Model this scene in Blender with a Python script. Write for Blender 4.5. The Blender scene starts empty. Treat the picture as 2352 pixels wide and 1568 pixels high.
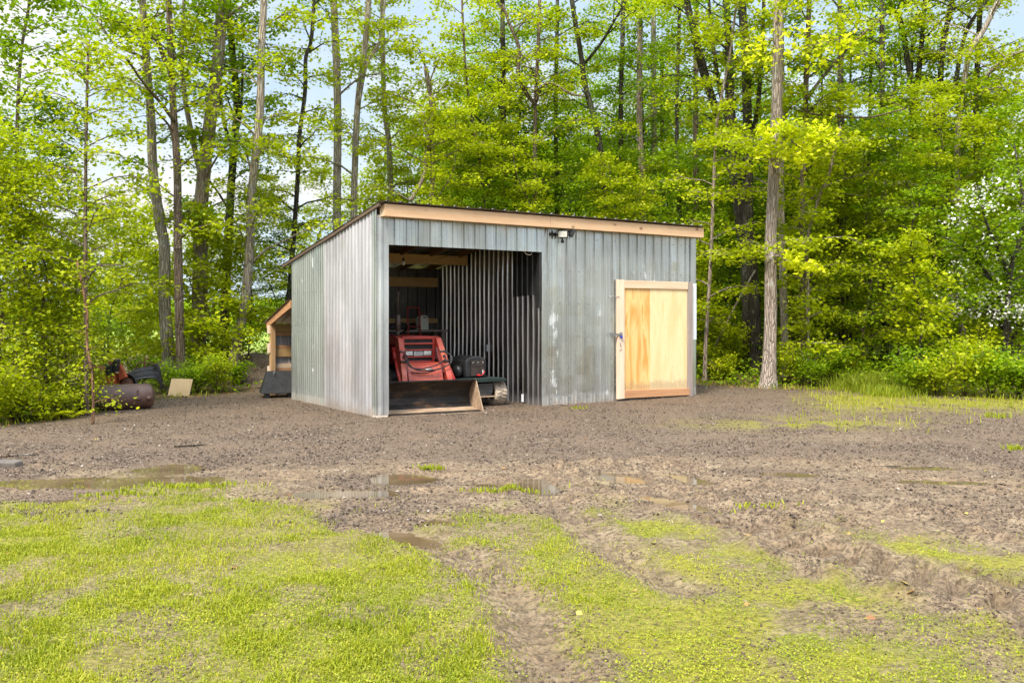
import bpy, bmesh, math, random
import numpy as np
from mathutils import Vector, Matrix
random.seed(7)
rng = np.random.default_rng(11)
S = bpy.context.scene
COL = S.collection
# ------------------------------------------------------------------ camera, light, exposure
F, H, CX, CH = 2071.0, 725.0, 1176.0, 1.5          # focal length and horizon measured on the photo (2352 px wide), eye height
cam_d = bpy.data.cameras.new('camera'); cam = bpy.data.objects.new('camera', cam_d); COL.objects.link(cam)
cam.location = (0, 0, CH); cam.rotation_euler = (math.radians(90), 0, 0)
cam_d.sensor_width = 36; cam_d.lens = F / 2352 * 36; cam_d.shift_y = -(784 - H) / 2352
cam_d.clip_start = 0.05; cam_d.clip_end = 2000
S.camera = cam
SUN_EL, SUN_AZ = math.radians(50), math.radians(207)   # azimuth clockwise from +Y: behind the camera, to its left
sun_dir = Vector((math.sin(SUN_AZ) * math.cos(SUN_EL), math.cos(SUN_AZ) * math.cos(SUN_EL), math.sin(SUN_EL)))
sd = bpy.data.lights.new('sun', 'SUN'); sun = bpy.data.objects.new('sun', sd); COL.objects.link(sun)
sd.energy = 2.0; sd.angle = math.radians(16); sd.color = (1.0, 0.93, 0.80)
sun.rotation_euler = sun_dir.to_track_quat('Z', 'Y').to_euler()
sun.location = sun_dir * 60
W = bpy.data.worlds.new('World'); S.world = W; W.use_nodes = True
wn = W.node_tree; wn.nodes.clear()
def wnode(t): return wn.nodes.new(t)
w_out = wnode('ShaderNodeOutputWorld'); w_bg = wnode('ShaderNodeBackground'); w_bg.inputs['Strength'].default_value = 0.12
w_sky = wnode('ShaderNodeTexSky'); w_sky.sky_type = 'NISHITA'; w_sky.sun_disc = False
w_sky.sun_elevation = SUN_EL; w_sky.sun_rotation = SUN_AZ; w_sky.air_density = 1.0; w_sky.dust_density = 1.2; w_sky.ozone_density = 2.0
w_tc = wnode('ShaderNodeTexCoord'); w_mp = wnode('ShaderNodeMapping'); w_mp.inputs['Scale'].default_value = (1.0, 1.0, 2.6)
w_mp.inputs['Location'].default_value = (0.35, 0.2, 0.1)
w_nz = wnode('ShaderNodeTexNoise'); w_nz.inputs['Scale'].default_value = 3.2; w_nz.inputs['Detail'].default_value = 7; w_nz.inputs['Roughness'].default_value = 0.55
w_rp = wnode('ShaderNodeValToRGB'); w_rp.color_ramp.elements[0].position = 0.44; w_rp.color_ramp.elements[1].position = 0.64
w_mx = wnode('ShaderNodeMix'); w_mx.data_type = 'RGBA'; w_mx.inputs['B'].default_value = (2.8, 2.75, 2.7, 1)
wn.links.new(w_tc.outputs['Generated'], w_mp.inputs['Vector']); wn.links.new(w_mp.outputs['Vector'], w_nz.inputs['Vector'])
wn.links.new(w_nz.outputs['Fac'], w_rp.inputs['Fac']); wn.links.new(w_rp.outputs['Color'], w_mx.inputs['Factor'])
w_hz = wnode('ShaderNodeMix'); w_hz.data_type = 'RGBA'; w_hz.inputs['Factor'].default_value = 0.88; w_hz.inputs['B'].default_value = (1.62, 2.0, 2.42, 1)
wn.links.new(w_sky.outputs['Color'], w_hz.inputs['A']); wn.links.new(w_hz.outputs['Result'], w_mx.inputs['A']); wn.links.new(w_mx.outputs['Result'], w_bg.inputs['Color'])
w_sp = wnode('ShaderNodeSeparateXYZ'); w_mr = wnode('ShaderNodeMapRange'); w_mr.interpolation_type = 'SMOOTHSTEP'
w_mr.inputs['From Min'].default_value = 0.30; w_mr.inputs['From Max'].default_value = 0.80; w_mr.inputs['To Min'].default_value = 1.0; w_mr.inputs['To Max'].default_value = 3.4
w_sc = wnode('ShaderNodeVectorMath'); w_sc.operation = 'SCALE'
wn.links.new(w_tc.outputs['Generated'], w_sp.inputs['Vector']); wn.links.new(w_sp.outputs['Z'], w_mr.inputs['Value'])
wn.links.new(w_mx.outputs['Result'], w_sc.inputs[0]); wn.links.new(w_mr.outputs['Result'], w_sc.inputs['Scale']); wn.links.new(w_sc.outputs['Vector'], w_bg.inputs['Color'])
wn.links.new(w_bg.outputs['Background'], w_out.inputs['Surface'])
S.view_settings.view_transform = 'Standard'; S.view_settings.look = 'None'; S.view_settings.gamma = 1.0
S.view_settings.exposure = 1.75
S.render.engine = 'CYCLES'
S.cycles.max_bounces = 9; S.cycles.diffuse_bounces = 6; S.cycles.glossy_bounces = 3; S.cycles.transmission_bounces = 6
S.cycles.transparent_max_bounces = 4; S.cycles.use_denoising = True; S.cycles.caustics_reflective = False; S.cycles.caustics_refractive = False
S.cycles.sample_clamp_indirect = 6.0

# ------------------------------------------------------------------ helpers
def at(x, y, Y):
    """photo pixel (2352 wide) at a chosen distance -> point in the place"""
    return Vector(((x - CX) / F * Y, Y, CH + (H - y) / F * Y))
def gp(x, y):
    Y = F * CH / (y - H)
    return ((x - CX) / F * Y, Y)
def tag(o, label=None, cat=None, group=None, kind=None):
    if label: o['label'] = label
    if cat: o['category'] = cat
    if group: o['group'] = group
    if kind: o['kind'] = kind
    return o
def thing(name, label, cat, loc=(0, 0, 0), rz=0.0, group=None):
    o = bpy.data.objects.new(name, None); COL.objects.link(o)
    o.empty_display_size = 0.2
    o.location = loc; o.rotation_euler = (0, 0, rz)
    return tag(o, label, cat, group)
def np_mesh(name, verts, faces, mat=None, smooth=False, attr=None):
    """verts (N,3), faces (M,k) numpy, k fixed"""
    me = bpy.data.meshes.new(name)
    verts = np.asarray(verts, dtype=np.float32); faces = np.asarray(faces, dtype=np.int32)
    me.vertices.add(len(verts)); me.vertices.foreach_set('co', verts.ravel())
    k = faces.shape[1]
    me.loops.add(faces.size); me.loops.foreach_set('vertex_index', faces.ravel())
    me.polygons.add(len(faces)); me.polygons.foreach_set('loop_start', np.arange(0, faces.size, k, dtype=np.int32))
    try: me.polygons.foreach_set('loop_total', np.full(len(faces), k, dtype=np.int32))
    except Exception: pass
    me.polygons.foreach_set('use_smooth', np.full(len(faces), smooth, dtype=bool))
    for an, av in (attr or {}).items():
        av = np.asarray(av, dtype=np.float32)
        if av.ndim == 1:
            a = me.attributes.new(an, 'FLOAT', 'POINT'); a.data.foreach_set('value', av)
        else:
            a = me.attributes.new(an, 'FLOAT_COLOR', 'POINT'); a.data.foreach_set('color', av.ravel())
    me.update(calc_edges=True)
    if mat: me.materials.append(mat)
    return me
def link(name, me, parent=None, loc=None):
    o = bpy.data.objects.new(name, me); COL.objects.link(o)
    if parent: o.parent = parent
    if loc is not None: o.location = loc
    return o

class MB:
    """collects boxes, tubes, prisms and lathes into ONE mesh"""
    def __init__(s): s.v = []; s.f = []; s.sm = []
    def add(s, vs, fs, smooth=False, M=None):
        b = len(s.v)
        s.v += [tuple(M @ Vector(p)) if M is not None else tuple(p) for p in vs]
        s.f += [tuple(i + b for i in f) for f in fs]; s.sm += [smooth] * len(fs)
        return s
    def box(s, x0, x1, y0, y1, z0, z1, M=None):
        vs = [(x0, y0, z0), (x1, y0, z0), (x1, y1, z0), (x0, y1, z0), (x0, y0, z1), (x1, y0, z1), (x1, y1, z1), (x0, y1, z1)]
        return s.add(vs, [(0, 3, 2, 1), (4, 5, 6, 7), (0, 1, 5, 4), (1, 2, 6, 5), (2, 3, 7, 6), (3, 0, 4, 7)], M=M)
    def prism(s, poly, axis, a0, a1, M=None):
        """poly: 2-D outline in the two other axes, extruded along axis from a0 to a1"""
        n = len(poly)
        def P(p, a):
            return (a, p[0], p[1]) if axis == 0 else ((p[0], a, p[1]) if axis == 1 else (p[0], p[1], a))
        vs = [P(p, a0) for p in poly] + [P(p, a1) for p in poly]
        fs = [tuple(range(n))[::-1], tuple(range(n, 2 * n))] + [(i, (i + 1) % n, n + (i + 1) % n, n + i) for i in range(n)]
        return s.add(vs, fs, M=M)
    def tube(s, path, rad, seg=8, cap=True, smooth=True, jit=0.0, M=None):
        path = [Vector(p) for p in path]; n = len(path)
        if not hasattr(rad, '__len__'): rad = [rad] * n
        up = Vector((0, 0, 1)); vs = []
        t0 = (path[1] - path[0]).normalized()
        ref = up if abs(t0.z) < 0.9 else Vector((1, 0, 0))
        u = t0.cross(ref).normalized()
        for i, p in enumerate(path):
            t = (path[min(i + 1, n - 1)] - path[max(i - 1, 0)])
            t = t.normalized() if t.length > 1e-9 else t0
            u = (u - t * u.dot(t)); u = u.normalized() if u.length > 1e-6 else t.orthogonal().normalized()
            w = t.cross(u)
            for k in range(seg):
                a = 2 * math.pi * k / seg; r = rad[i] * (1 + (random.uniform(-jit, jit) if jit else 0))
                vs.append(p + u * (math.cos(a) * r) + w * (math.sin(a) * r))
        fs = []
        for i in range(n - 1):
            for k in range(seg):
                a = i * seg + k; b = i * seg + (k + 1) % seg
                fs.append((a, b, b + seg, a + seg))
        s.add(vs, fs, smooth, M)
        if cap:
            b = len(s.v) - n * seg
            s.f.append(tuple(b + k for k in range(seg))[::-1]); s.sm.append(False)
            s.f.append(tuple(b + (n - 1) * seg + k for k in range(seg))); s.sm.append(False)
        return s
    def lathe(s, prof, seg=24, M=None, smooth=True, close=False):
        """prof: (radius, height) pairs turned about local Z"""
        n = len(prof)
        vs = [(r * math.cos(2 * math.pi * k / seg), r * math.sin(2 * math.pi * k / seg), h) for r, h in prof for k in range(seg)]
        fs = []
        for i in range(n - 1 if not close else n):
            j = (i + 1) % n
            for k in range(seg):
                k2 = (k + 1) % seg
                fs.append((i * seg + k, i * seg + k2, j * seg + k2, j * seg + k))
        s.add(vs, fs, smooth, M)
        if not close:
            b = len(s.v) - n * seg
            if prof[0][0] > 1e-6: s.f.append(tuple(b + k for k in range(seg))[::-1]); s.sm.append(False)
            if prof[-1][0] > 1e-6: s.f.append(tuple(b + (n - 1) * seg + k for k in range(seg))); s.sm.append(False)
        return s
    def build(s, name, mat, parent=None, bevel=0.0, loc=None, label=None):
        me = bpy.data.meshes.new(name); me.from_pydata(s.v, [], s.f); me.update()
        me.polygons.foreach_set('use_smooth', np.array(s.sm, dtype=bool))
        bm = bmesh.new(); bm.from_mesh(me); bmesh.ops.recalc_face_normals(bm, faces=bm.faces); bm.to_mesh(me); bm.free()
        if mat: me.materials.append(mat)
        o = link(name, me, parent, loc)
        if bevel:
            m = o.modifiers.new('bevel', 'BEVEL'); m.width = bevel; m.segments = 2; m.limit_method = 'ANGLE'; m.angle_limit = math.radians(40)
        if label: o['label'] = label
        return o

_tab = rng.random((256, 256)).astype(np.float64)
def vnoise(x, y):
    xi = np.floor(x).astype(int); yi = np.floor(y).astype(int); fx = x - xi; fy = y - yi
    fx = fx * fx * (3 - 2 * fx); fy = fy * fy * (3 - 2 * fy)
    a = _tab[xi % 256, yi % 256]; b = _tab[(xi + 1) % 256, yi % 256]; c = _tab[xi % 256, (yi + 1) % 256]; d = _tab[(xi + 1) % 256, (yi + 1) % 256]
    return (a * (1 - fx) + b * fx) * (1 - fy) + (c * (1 - fx) + d * fx) * fy
def fbm(x, y, sc, o=4, off=0.0):
    x = np.asarray(x, float) / sc + 37.1 + off; y = np.asarray(y, float) / sc + 11.7 + off * 1.7; r = 0; a = 0.5; t = 0
    for _ in range(o):
        r = r + a * vnoise(x, y); t += a; a *= 0.5; x = x * 2.03 + 5.3; y = y * 2.03 + 9.1
    return r / t
def sstep(a, b, x):
    t = np.clip((x - a) / (b - a), 0, 1); return t * t * (3 - 2 * t)
def pldist(X, Y, pts):
    """distance to a polyline and position along it"""
    X = np.asarray(X, float); best = np.full(X.shape, 1e9); along = np.zeros(X.shape); acc = 0
    for (x0, y0), (x1, y1) in zip(pts[:-1], pts[1:]):
        dx, dy = x1 - x0, y1 - y0; L = math.hypot(dx, dy)
        t = np.clip(((X - x0) * dx + (Y - y0) * dy) / (L * L), 0, 1)
        d = np.hypot(X - x0 - t * dx, Y - y0 - t * dy)
        m = d < best; best = np.where(m, d, best); along = np.where(m, acc + t * L, along); acc += L
    return best, along

# ------------------------------------------------------------------ materials
class Mt:
    def __init__(s, name):
        s.m = bpy.data.materials.new(name); s.m.use_nodes = True; s.t = s.m.node_tree
        s.b = s.t.nodes['Principled BSDF']; s.out = s.t.nodes['Material Output']
    def n(s, typ, **kw):
        nd = s.t.nodes.new('ShaderNode' + typ)
        for k, v in kw.items():
            k2 = k.replace('_', ' ')
            if k2 in nd.inputs: s.put(nd.inputs[k2], v)
            else: setattr(nd, k, v)
        return nd
    def put(s, sock, v):
        if isinstance(v, bpy.types.NodeSocket): s.t.links.new(v, sock)
        else:
            if hasattr(sock.default_value, '__len__') and hasattr(v, '__len__') and len(v) == 3 and len(sock.default_value) == 4: v = (*v, 1)
            sock.default_value = v
    def co(s, scale=(1, 1, 1), kind='Object', loc=(0, 0, 0)):
        tc = s.n('TexCoord'); mp = s.n('Mapping', Vector=tc.outputs[kind], Scale=scale, Location=loc); return mp.outputs['Vector']
    def noise(s, scale, vec, detail=5, rough=0.55, dist=0.0):
        return s.n('TexNoise', Vector=vec, Scale=scale, Detail=detail, Roughness=rough, Distortion=dist).outputs['Fac']
    def ramp(s, fac, stops):
        r = s.n('ValToRGB', Fac=fac); e = r.color_ramp.elements
        while len(e) < len(stops): e.new(0.5)
        for el, (p, c) in zip(e, stops):
            el.position = p; el.color = (c, c, c, 1) if not hasattr(c, '__len__') else (*c, 1)
        return r.outputs['Color']
    def mix(s, fac, a, b, mode='MIX'):
        nd = s.t.nodes.new('ShaderNodeMix'); nd.data_type = 'RGBA'; nd.blend_type = mode
        s.put(nd.inputs[0], fac); s.put(nd.inputs[6], a); s.put(nd.inputs[7], b); return nd.outputs[2]
    def math(s, op, a, b=0.0):
        nd = s.n('Math', operation=op); s.put(nd.inputs[0], a); s.put(nd.inputs[1], b); return nd.outputs[0]
    def bump(s, h, strength=0.3, dist=0.01):
        nd = s.n('Bump', Height=h, Strength=strength, Distance=dist); s.put(s.b.inputs['Normal'], nd.outputs['Normal'])
    def set(s, col=None, rough=None, metal=None, spec=None):
        if col is not None: s.put(s.b.inputs['Base Color'], col)
        if rough is not None: s.put(s.b.inputs['Roughness'], rough)
        if metal is not None: s.put(s.b.inputs['Metallic'], metal)
        if spec is not None: s.put(s.b.inputs['Specular IOR Level'], spec)
        return s.m

def m_plain(name, c, rough=0.6, metal=0.0, var=0.25, sc=6.0, bump=0.1):
    k = Mt(name); v = k.co()
    n1 = k.noise(sc, v, 6)
    c2 = tuple(min(1, x * (1 + var)) for x in c); c1 = tuple(x * (1 - var) for x in c)
    col = k.ramp(n1, [(0.3, c1), (0.7, c2)])
    k.set(col, k.ramp(k.noise(sc * 3, v), [(0.3, max(0.05, rough - 0.12)), (0.7, min(1, rough + 0.12))]), metal)
    k.bump(k.noise(sc * 8, v), bump, 0.005)
    return k.m
def m_galv(name, c, stain=(0.36, 0.34, 0.30), metal=0.65, rough=0.42, spots=0.64, dull=0.0, splash_shade=0.75):
    k = Mt(name); v = k.co()
    st = k.noise(1.0, k.co((5, 5, 0.3)), 5, 0.6)
    col = k.ramp(st, [(0.3, tuple(x * 0.85 for x in c)), (0.52, c), (0.74, tuple(min(1, x * 1.16) for x in c))])
    fine = k.noise(60, k.co((1, 1, 0.5)), 3)
    col = k.mix(0.07, col, k.ramp(fine, [(0.35, 0.15), (0.65, 0.8)]), 'OVERLAY')
    lo = k.ramp(k.noise(0.8, v, 5, 0.6), [(0.45, 0.0), (0.75, 1.0)])
    col = k.mix(k.math('MULTIPLY', lo, 0.35 + dull), col, stain)
    sp = k.ramp(k.noise(2.6, k.co((1, 1, 0.45)), 7, 0.62), [(spots, 0.0), (spots + 0.04, 1.0)])
    col = k.mix(k.math('MULTIPLY', sp, 0.75), col, (0.72, 0.74, 0.75))
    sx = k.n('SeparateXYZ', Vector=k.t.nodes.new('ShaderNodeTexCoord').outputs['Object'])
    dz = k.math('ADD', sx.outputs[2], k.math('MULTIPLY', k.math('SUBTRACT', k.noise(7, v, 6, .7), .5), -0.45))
    dirt_shade = k.ramp(dz, [(0.02, splash_shade), (0.20, 0.0)])  # mud splash band that also paints in contact shade along the wall foot
    col = k.mix(dirt_shade, col, (0.24, 0.185, 0.14))
    vb = k.ramp(k.noise(1.3, k.co((1.6, 1.6, .5), loc=(3, 7, 2)), 6, .6), [(.35, 0.80), (.65, 1.14)])
    col = k.mix(1.0, col, vb, 'MULTIPLY')
    k.set(col, k.mix(dirt_shade, k.ramp(k.noise(1.3, k.co((2, 2, .4), loc=(9, 1, 4)), 5, .6), [(0.3, rough - 0.12), (0.7, rough + 0.16)]), (.8, .8, .8)), k.math('MULTIPLY', k.ramp(sp, [(0.0, metal), (1.0, metal * 0.4)]), k.math('SUBTRACT', 1.0, dirt_shade)))
    k.bump(k.noise(3.0, k.co((1, 1, 0.5)), 4), 0.12, 0.02)
    return k.m
def m_wood(name, c1, c2, axis=0, rough=0.65, knots=True, scale=1.0, knotcol=(0.16, 0.07, 0.03)):
    k = Mt(name); sc = [14 * scale] * 3; sc[axis] = 0.9 * scale
    v = k.co(tuple(sc)); g = k.noise(1.2, v, 7, 0.6, 0.6)
    col = k.ramp(g, [(0.3, c1), (0.7, c2)])
    col = k.mix(0.35, col, k.ramp(k.noise(1.1, k.co(), 3), [(0.3, c1), (0.7, c2)]))
    if knots:
        s2 = [3.2] * 3; s2[axis] = 2.0
        vo = k.n('TexVoronoi', Vector=k.co(tuple(s2)), Scale=1.0).outputs['Distance']
        kn = k.ramp(vo, [(0.05, 1.0), (0.11, 0.0)])
        col = k.mix(k.math('MULTIPLY', kn, 0.8), col, knotcol)
    k.set(col, rough); k.bump(g, 0.25, 0.004)
    return k.m
def m_bark(name, c1, c2, lichen=0.0, lc=(0.42, 0.42, 0.38)):
    k = Mt(name); v = k.co((16, 16, 2.2))
    n1 = k.noise(1.4, v, 7, 0.68, 0.4)
    vo = k.n('TexVoronoi', Vector=k.co((14, 14, 1.6)), Scale=1.6, feature='DISTANCE_TO_EDGE').outputs['Distance']
    col = k.ramp(n1, [(0.28, c1), (0.72, c2)])
    col = k.mix(k.ramp(vo, [(0.0, 0.55), (0.10, 0.0)]), col, tuple(x * 0.45 for x in c1))
    if lichen:
        l = k.ramp(k.noise(5.5, k.co((1, 1, 0.7)), 7, 0.7), [(0.62 - lichen * 0.12, 0.0), (0.68 - lichen * 0.1, 1.0)])
        col = k.mix(k.math('MULTIPLY', l, 0.75), col, lc)
        g = k.ramp(k.noise(1.7, k.co((1, 1, 0.5)), 6, 0.6), [(0.56, 0.0), (0.66, 0.6)])
        col = k.mix(g, col, (0.10, 0.12, 0.06))
    k.set(col, 0.9, spec=0.2)
    k.bump(k.math('ADD', n1, k.math('MULTIPLY', k.ramp(vo, [(0, 0.0), (0.15, 1.0)]), 0.8)), 1.0, 0.03)
    return k.m
def m_leaf(name, c0, c1, c2, trans=0.42, tcol=(1.05, 1.15, 0.5)):
    k = Mt(name); a = k.n('Attribute', attribute_name='tint').outputs['Fac']
    col = k.ramp(a, [(0.0, c0), (0.5, c1), (1.0, c2)])
    k.set(col, 0.55, spec=0.25)
    tr = k.n('BsdfTranslucent', Color=k.mix(1.0, col, tcol, 'MULTIPLY'))
    ms = k.n('MixShader', Fac=trans); k.t.links.new(k.b.outputs[0], ms.inputs[1]); k.t.links.new(tr.outputs[0], ms.inputs[2])
    k.t.links.new(ms.outputs[0], k.out.inputs['Surface'])
    return k.m

M = {}
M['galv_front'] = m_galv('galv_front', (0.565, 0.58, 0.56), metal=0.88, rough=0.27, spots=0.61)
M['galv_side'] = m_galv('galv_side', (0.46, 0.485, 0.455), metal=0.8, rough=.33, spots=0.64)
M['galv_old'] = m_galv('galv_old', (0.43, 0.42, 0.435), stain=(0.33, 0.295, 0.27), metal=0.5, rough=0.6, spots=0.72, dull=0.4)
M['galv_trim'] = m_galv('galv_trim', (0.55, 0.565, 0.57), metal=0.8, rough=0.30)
M['galv_back_shaded'] = m_galv('galv_back_shaded', (0.07, 0.066, 0.062), metal=0.6, rough=0.45, spots=0.9)  # galvanized sheet darkened: the deep shadow of the bay is in its colour
M['rake'] = m_wood('rake', (0.05, 0.04, 0.035), (0.16, 0.10, 0.06), 1)
M['galv_in'] = m_galv('galv_in', (0.44, 0.42, 0.42), metal=1.0, rough=0.34, spots=0.8, splash_shade=0.15)
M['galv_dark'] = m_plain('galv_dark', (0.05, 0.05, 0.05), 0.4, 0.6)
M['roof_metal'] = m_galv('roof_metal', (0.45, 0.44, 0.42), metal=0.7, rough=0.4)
M['white_trim'] = m_plain('white_trim', (0.72, 0.74, 0.77), 0.5, 0.1, 0.08)
M['fascia'] = m_wood('fascia', (0.52, 0.31, 0.165), (0.67, 0.45, 0.27), 0)
M['wood_pale_x'] = m_wood('wood_pale_x', (0.60, 0.40, 0.26), (0.80, 0.60, 0.42), 0)
M['wood_pale_z'] = m_wood('wood_pale_z', (0.66, 0.46, 0.32), (0.84, 0.66, 0.50), 2)
M['wood_brown_x'] = m_wood('wood_brown_x', (0.36, 0.16, 0.07), (0.62, 0.34, 0.17), 0)
M['wood_grey_z'] = m_wood('wood_grey_z', (0.22, 0.17, 0.15), (0.40, 0.32, 0.28), 2)
M['wood_beam'] = m_wood('wood_beam', (0.36, 0.21, 0.08), (0.56, 0.36, 0.15), 0)
M['wood_beam_y_shaded'] = m_wood('wood_beam_y_shaded', (0.16, 0.09, 0.04), (0.28, 0.17, 0.08), 1)  # beam wood with the dimness under the roof painted into its colour
M['wood_post'] = m_wood('wood_post', (0.40, 0.22, 0.09), (0.60, 0.37, 0.18), 2)
M['ply_orange'] = m_wood('ply_orange', (0.60, 0.25, 0.045), (0.82, 0.53, 0.20), 2, 0.55, True, 0.28)
M['ply_pale'] = m_wood('ply_pale', (0.72, 0.53, 0.27), (0.80, 0.63, 0.37), 2, 0.55, False, 0.4)
def m_ply(name, c1, c2, kn, tick, seed):
    k = Mt(name); v = k.co((2.6, 1, .42), loc=(seed, 0, seed * 2))
    g = k.noise(1.5, v, 4, .55, 1.6)
    col = k.ramp(g, [(.36, c1), (.44, tuple(a * .6 + b_ * .4 for a, b_ in zip(c1, c2))), (.58, c2), (.66, c1)])
    fine = k.noise(1.5, k.co((70, 70, 1.6)), 5, .6)
    col = k.mix(.25, col, k.ramp(fine, [(.3, tuple(x * .75 for x in c1)), (.7, c2)]))
    vo = k.n('TexVoronoi', Vector=k.co((5.5, 1, 3.2), loc=(seed, 0, 0)), Scale=1.0); sc_ = k.n('SeparateColor', Color=vo.outputs['Color'])
    spot = k.math('MULTIPLY', k.ramp(vo.outputs['Distance'], [(.05, 1.0), (.10, 0.0)]), k.ramp(sc_.outputs[0], [(.5, 0.0), (.55, 1.0)]))
    col = k.mix(k.math('MULTIPLY', spot, kn), col, (.30, .10, .02))
    v2 = k.n('TexVoronoi', Vector=k.co((16, 1, 7.5), loc=(0, 0, seed)), Scale=1.0); s2_ = k.n('SeparateColor', Color=v2.outputs['Color'])
    tk_ = k.math('MULTIPLY', k.ramp(v2.outputs['Distance'], [(.06, 1.0), (.13, 0.0)]), k.ramp(s2_.outputs[1], [(.55, 0.0), (.6, 1.0)]))
    col = k.mix(k.math('MULTIPLY', tk_, tick), col, (.42, .25, .09))
    zz = k.n('SeparateXYZ', Vector=k.t.nodes.new('ShaderNodeTexCoord').outputs['Object']).outputs[2]
    spl = k.ramp(k.math('ADD', zz, k.math('MULTIPLY', k.noise(9, k.co(), 6, .7), -.5)), [(-.02, .5), (.12, 0.0)])
    col = k.mix(spl, col, (.30, .21, .13))
    k.set(col, .6); k.bump(fine, .15, .003); return k.m
M['ply_orange'] = m_ply('ply_orange', (.62, .285, .055), (.82, .56, .235), .95, .25, 1.3)
M['ply_pale'] = m_ply('ply_pale', (.72, .52, .25), (.80, .63, .36), .35, .75, 4.1)
M['ply_board'] = m_wood('ply_board', (0.28, 0.20, 0.10), (0.38, 0.28, 0.15), 2, 0.7, False, 0.5)
M['black'] = m_plain('black', (0.014, 0.014, 0.015), 0.45, 0.0, 0.4)
M['black_rough'] = m_plain('black_rough', (0.018, 0.017, 0.017), 0.7, 0.0, 0.4)
M['rubber'] = m_plain('rubber', (0.035, 0.031, 0.027), 0.8, 0.0, 0.4)
M['steel'] = m_plain('steel', (0.35, 0.35, 0.35), 0.4, 0.8)
M['rust'] = m_plain('rust', (0.16, 0.07, 0.035), 0.75, 0.1, 0.5, 4)
M['bark_grey'] = m_bark('bark_grey', (0.25, 0.20, 0.15), (0.48, 0.41, 0.325), 0.5)
M['bark_tan'] = m_bark('bark_tan', (0.20, 0.145, 0.11), (0.45, 0.36, 0.285), 0.4)
M['bark_rough'] = m_bark('bark_rough', (0.23, 0.175, 0.14), (0.50, 0.41, 0.34), 0.5, (0.5, 0.48, 0.44))
M['bark_brown'] = m_bark('bark_brown', (0.115, 0.08, 0.055), (0.25, 0.185, 0.135), 0.3, (0.34, 0.31, 0.28))
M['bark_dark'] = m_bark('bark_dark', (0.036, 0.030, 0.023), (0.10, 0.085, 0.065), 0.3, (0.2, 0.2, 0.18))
M['bark_red'] = m_bark('bark_red', (0.15, 0.08, 0.045), (0.30, 0.17, 0.10), 0.0)
M['leaf_lime'] = m_leaf('leaf_lime', (0.185, 0.235, 0.004), (0.385, 0.435, 0.006), (0.545, 0.555, 0.010), 0.5)
M['leaf_green'] = m_leaf('leaf_green', (0.085, 0.165, 0.004), (0.215, 0.325, 0.005), (0.38, 0.46, 0.008), 0.5)
M['leaf_olive'] = m_leaf('leaf_olive', (0.19, 0.24, 0.004), (0.36, 0.415, 0.006), (0.53, 0.51, 0.010), 0.48)
M['leaf_bright'] = m_leaf('leaf_bright', (0.58, 0.60, 0.010), (0.66, 0.68, 0.016), (0.74, 0.72, 0.03))
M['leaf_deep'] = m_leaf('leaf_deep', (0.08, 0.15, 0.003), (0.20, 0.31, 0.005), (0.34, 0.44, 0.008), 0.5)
M['grass'] = m_leaf('grass', (0.13, 0.175, 0.008), (0.285, 0.315, 0.014), (0.42, 0.385, 0.04), 0.3)
M['blossom'] = m_leaf('blossom', (0.70, 0.66, 0.62), (0.80, 0.78, 0.74), (0.86, 0.86, 0.84), 0.3, (1, 1, 1))
M['leaf_dead'] = m_leaf('leaf_dead', (0.12, 0.06, 0.03), (0.28, 0.13, 0.05), (0.42, 0.36, 0.08), 0.15, (1, 1, 1))

# ------------------------------------------------------------------ ground: one sheet to the horizon, with ruts and puddle dips
def P(pts): return [gp(*p) for p in pts]
TRACK_A = P([(860, 1205), (960, 1250), (1060, 1300), (1150, 1350), (1215, 1430), (1265, 1580)])
TRACK_B = P([(1215, 1100), (1290, 1190), (1370, 1255), (1450, 1310), (1560, 1370)])
TRACK_C = P([(1370, 1085), (1480, 1128), (1600, 1178), (1760, 1235), (1900, 1290), (2100, 1345), (2420, 1440)])
TRACK_E = P([(1930, 1275), (2060, 1300), (2200, 1340), (2420, 1400)])
TRACK_D = P([(1500, 1085), (1680, 1135), (1850, 1165), (2050, 1195), (2400, 1235)])
# x, y in the photo, half length and half width in metres, turn in degrees, depth
def PUD(x, y, a, b, rot, d): X, Y = gp(x, y); return (X, Y, a, b, math.radians(rot), d)
PUDDLES = [PUD(275, 1110, 1.0, 0.28, 4, .06), PUD(385, 1082, 0.30, 0.30, 0, .06), PUD(925, 1103, 0.30, 0.26, -30, .05), PUD(800, 1138, 0.45, 0.16, 0, .042),
           PUD(1130, 1118, 0.28, 0.10, -10, .045), PUD(1440, 1103, 0.16, 0.34, 38, .05), PUD(1565, 1103, 0.13, 0.32, 42, .05), PUD(1530, 1158, 0.10, 0.34, 44, .05),
           PUD(1810, 1093, 0.24, 0.09, -12, .045), PUD(2120, 1079, 0.30, 0.09, -8, .045), PUD(2180, 1112, 0.34, 0.08, -8, .045), PUD(1005, 1208, 0.13, 0.11, 0, .05),
           PUD(930, 1245, 0.20, 0.09, -28, .05), PUD(2215, 1322, 0.05, 0.10, 10, .06), PUD(2300, 1348, 0.05, 0.10, 10, .06), PUD(210, 1155, 0.18, 0.07, 10, .045),
           PUD(1235, 1122, 0.12, 0.20, 20, .045)]
WATER_Z = 0.010
BX = [-900, 0, 300, 420, 500, 580, 700, 860, 930, 1050, 1180, 1260, 1400, 1560, 1700, 1850, 2000, 2352, 3200]
BY = [1150, 1150, 1142, 1120, 1138, 1175, 1190, 1200, 1225, 1215, 1195, 1200, 1160, 1170, 1235, 1225, 1205, 1240, 1260]
EDGE_X = np.array([-14, -7.4, -6.5, -6.25, -6.2, -5.5, -4.9, -4.4, -3.0, 3.0, 3.9, 5.3, 7.0, 8.4, 10, 16])
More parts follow.
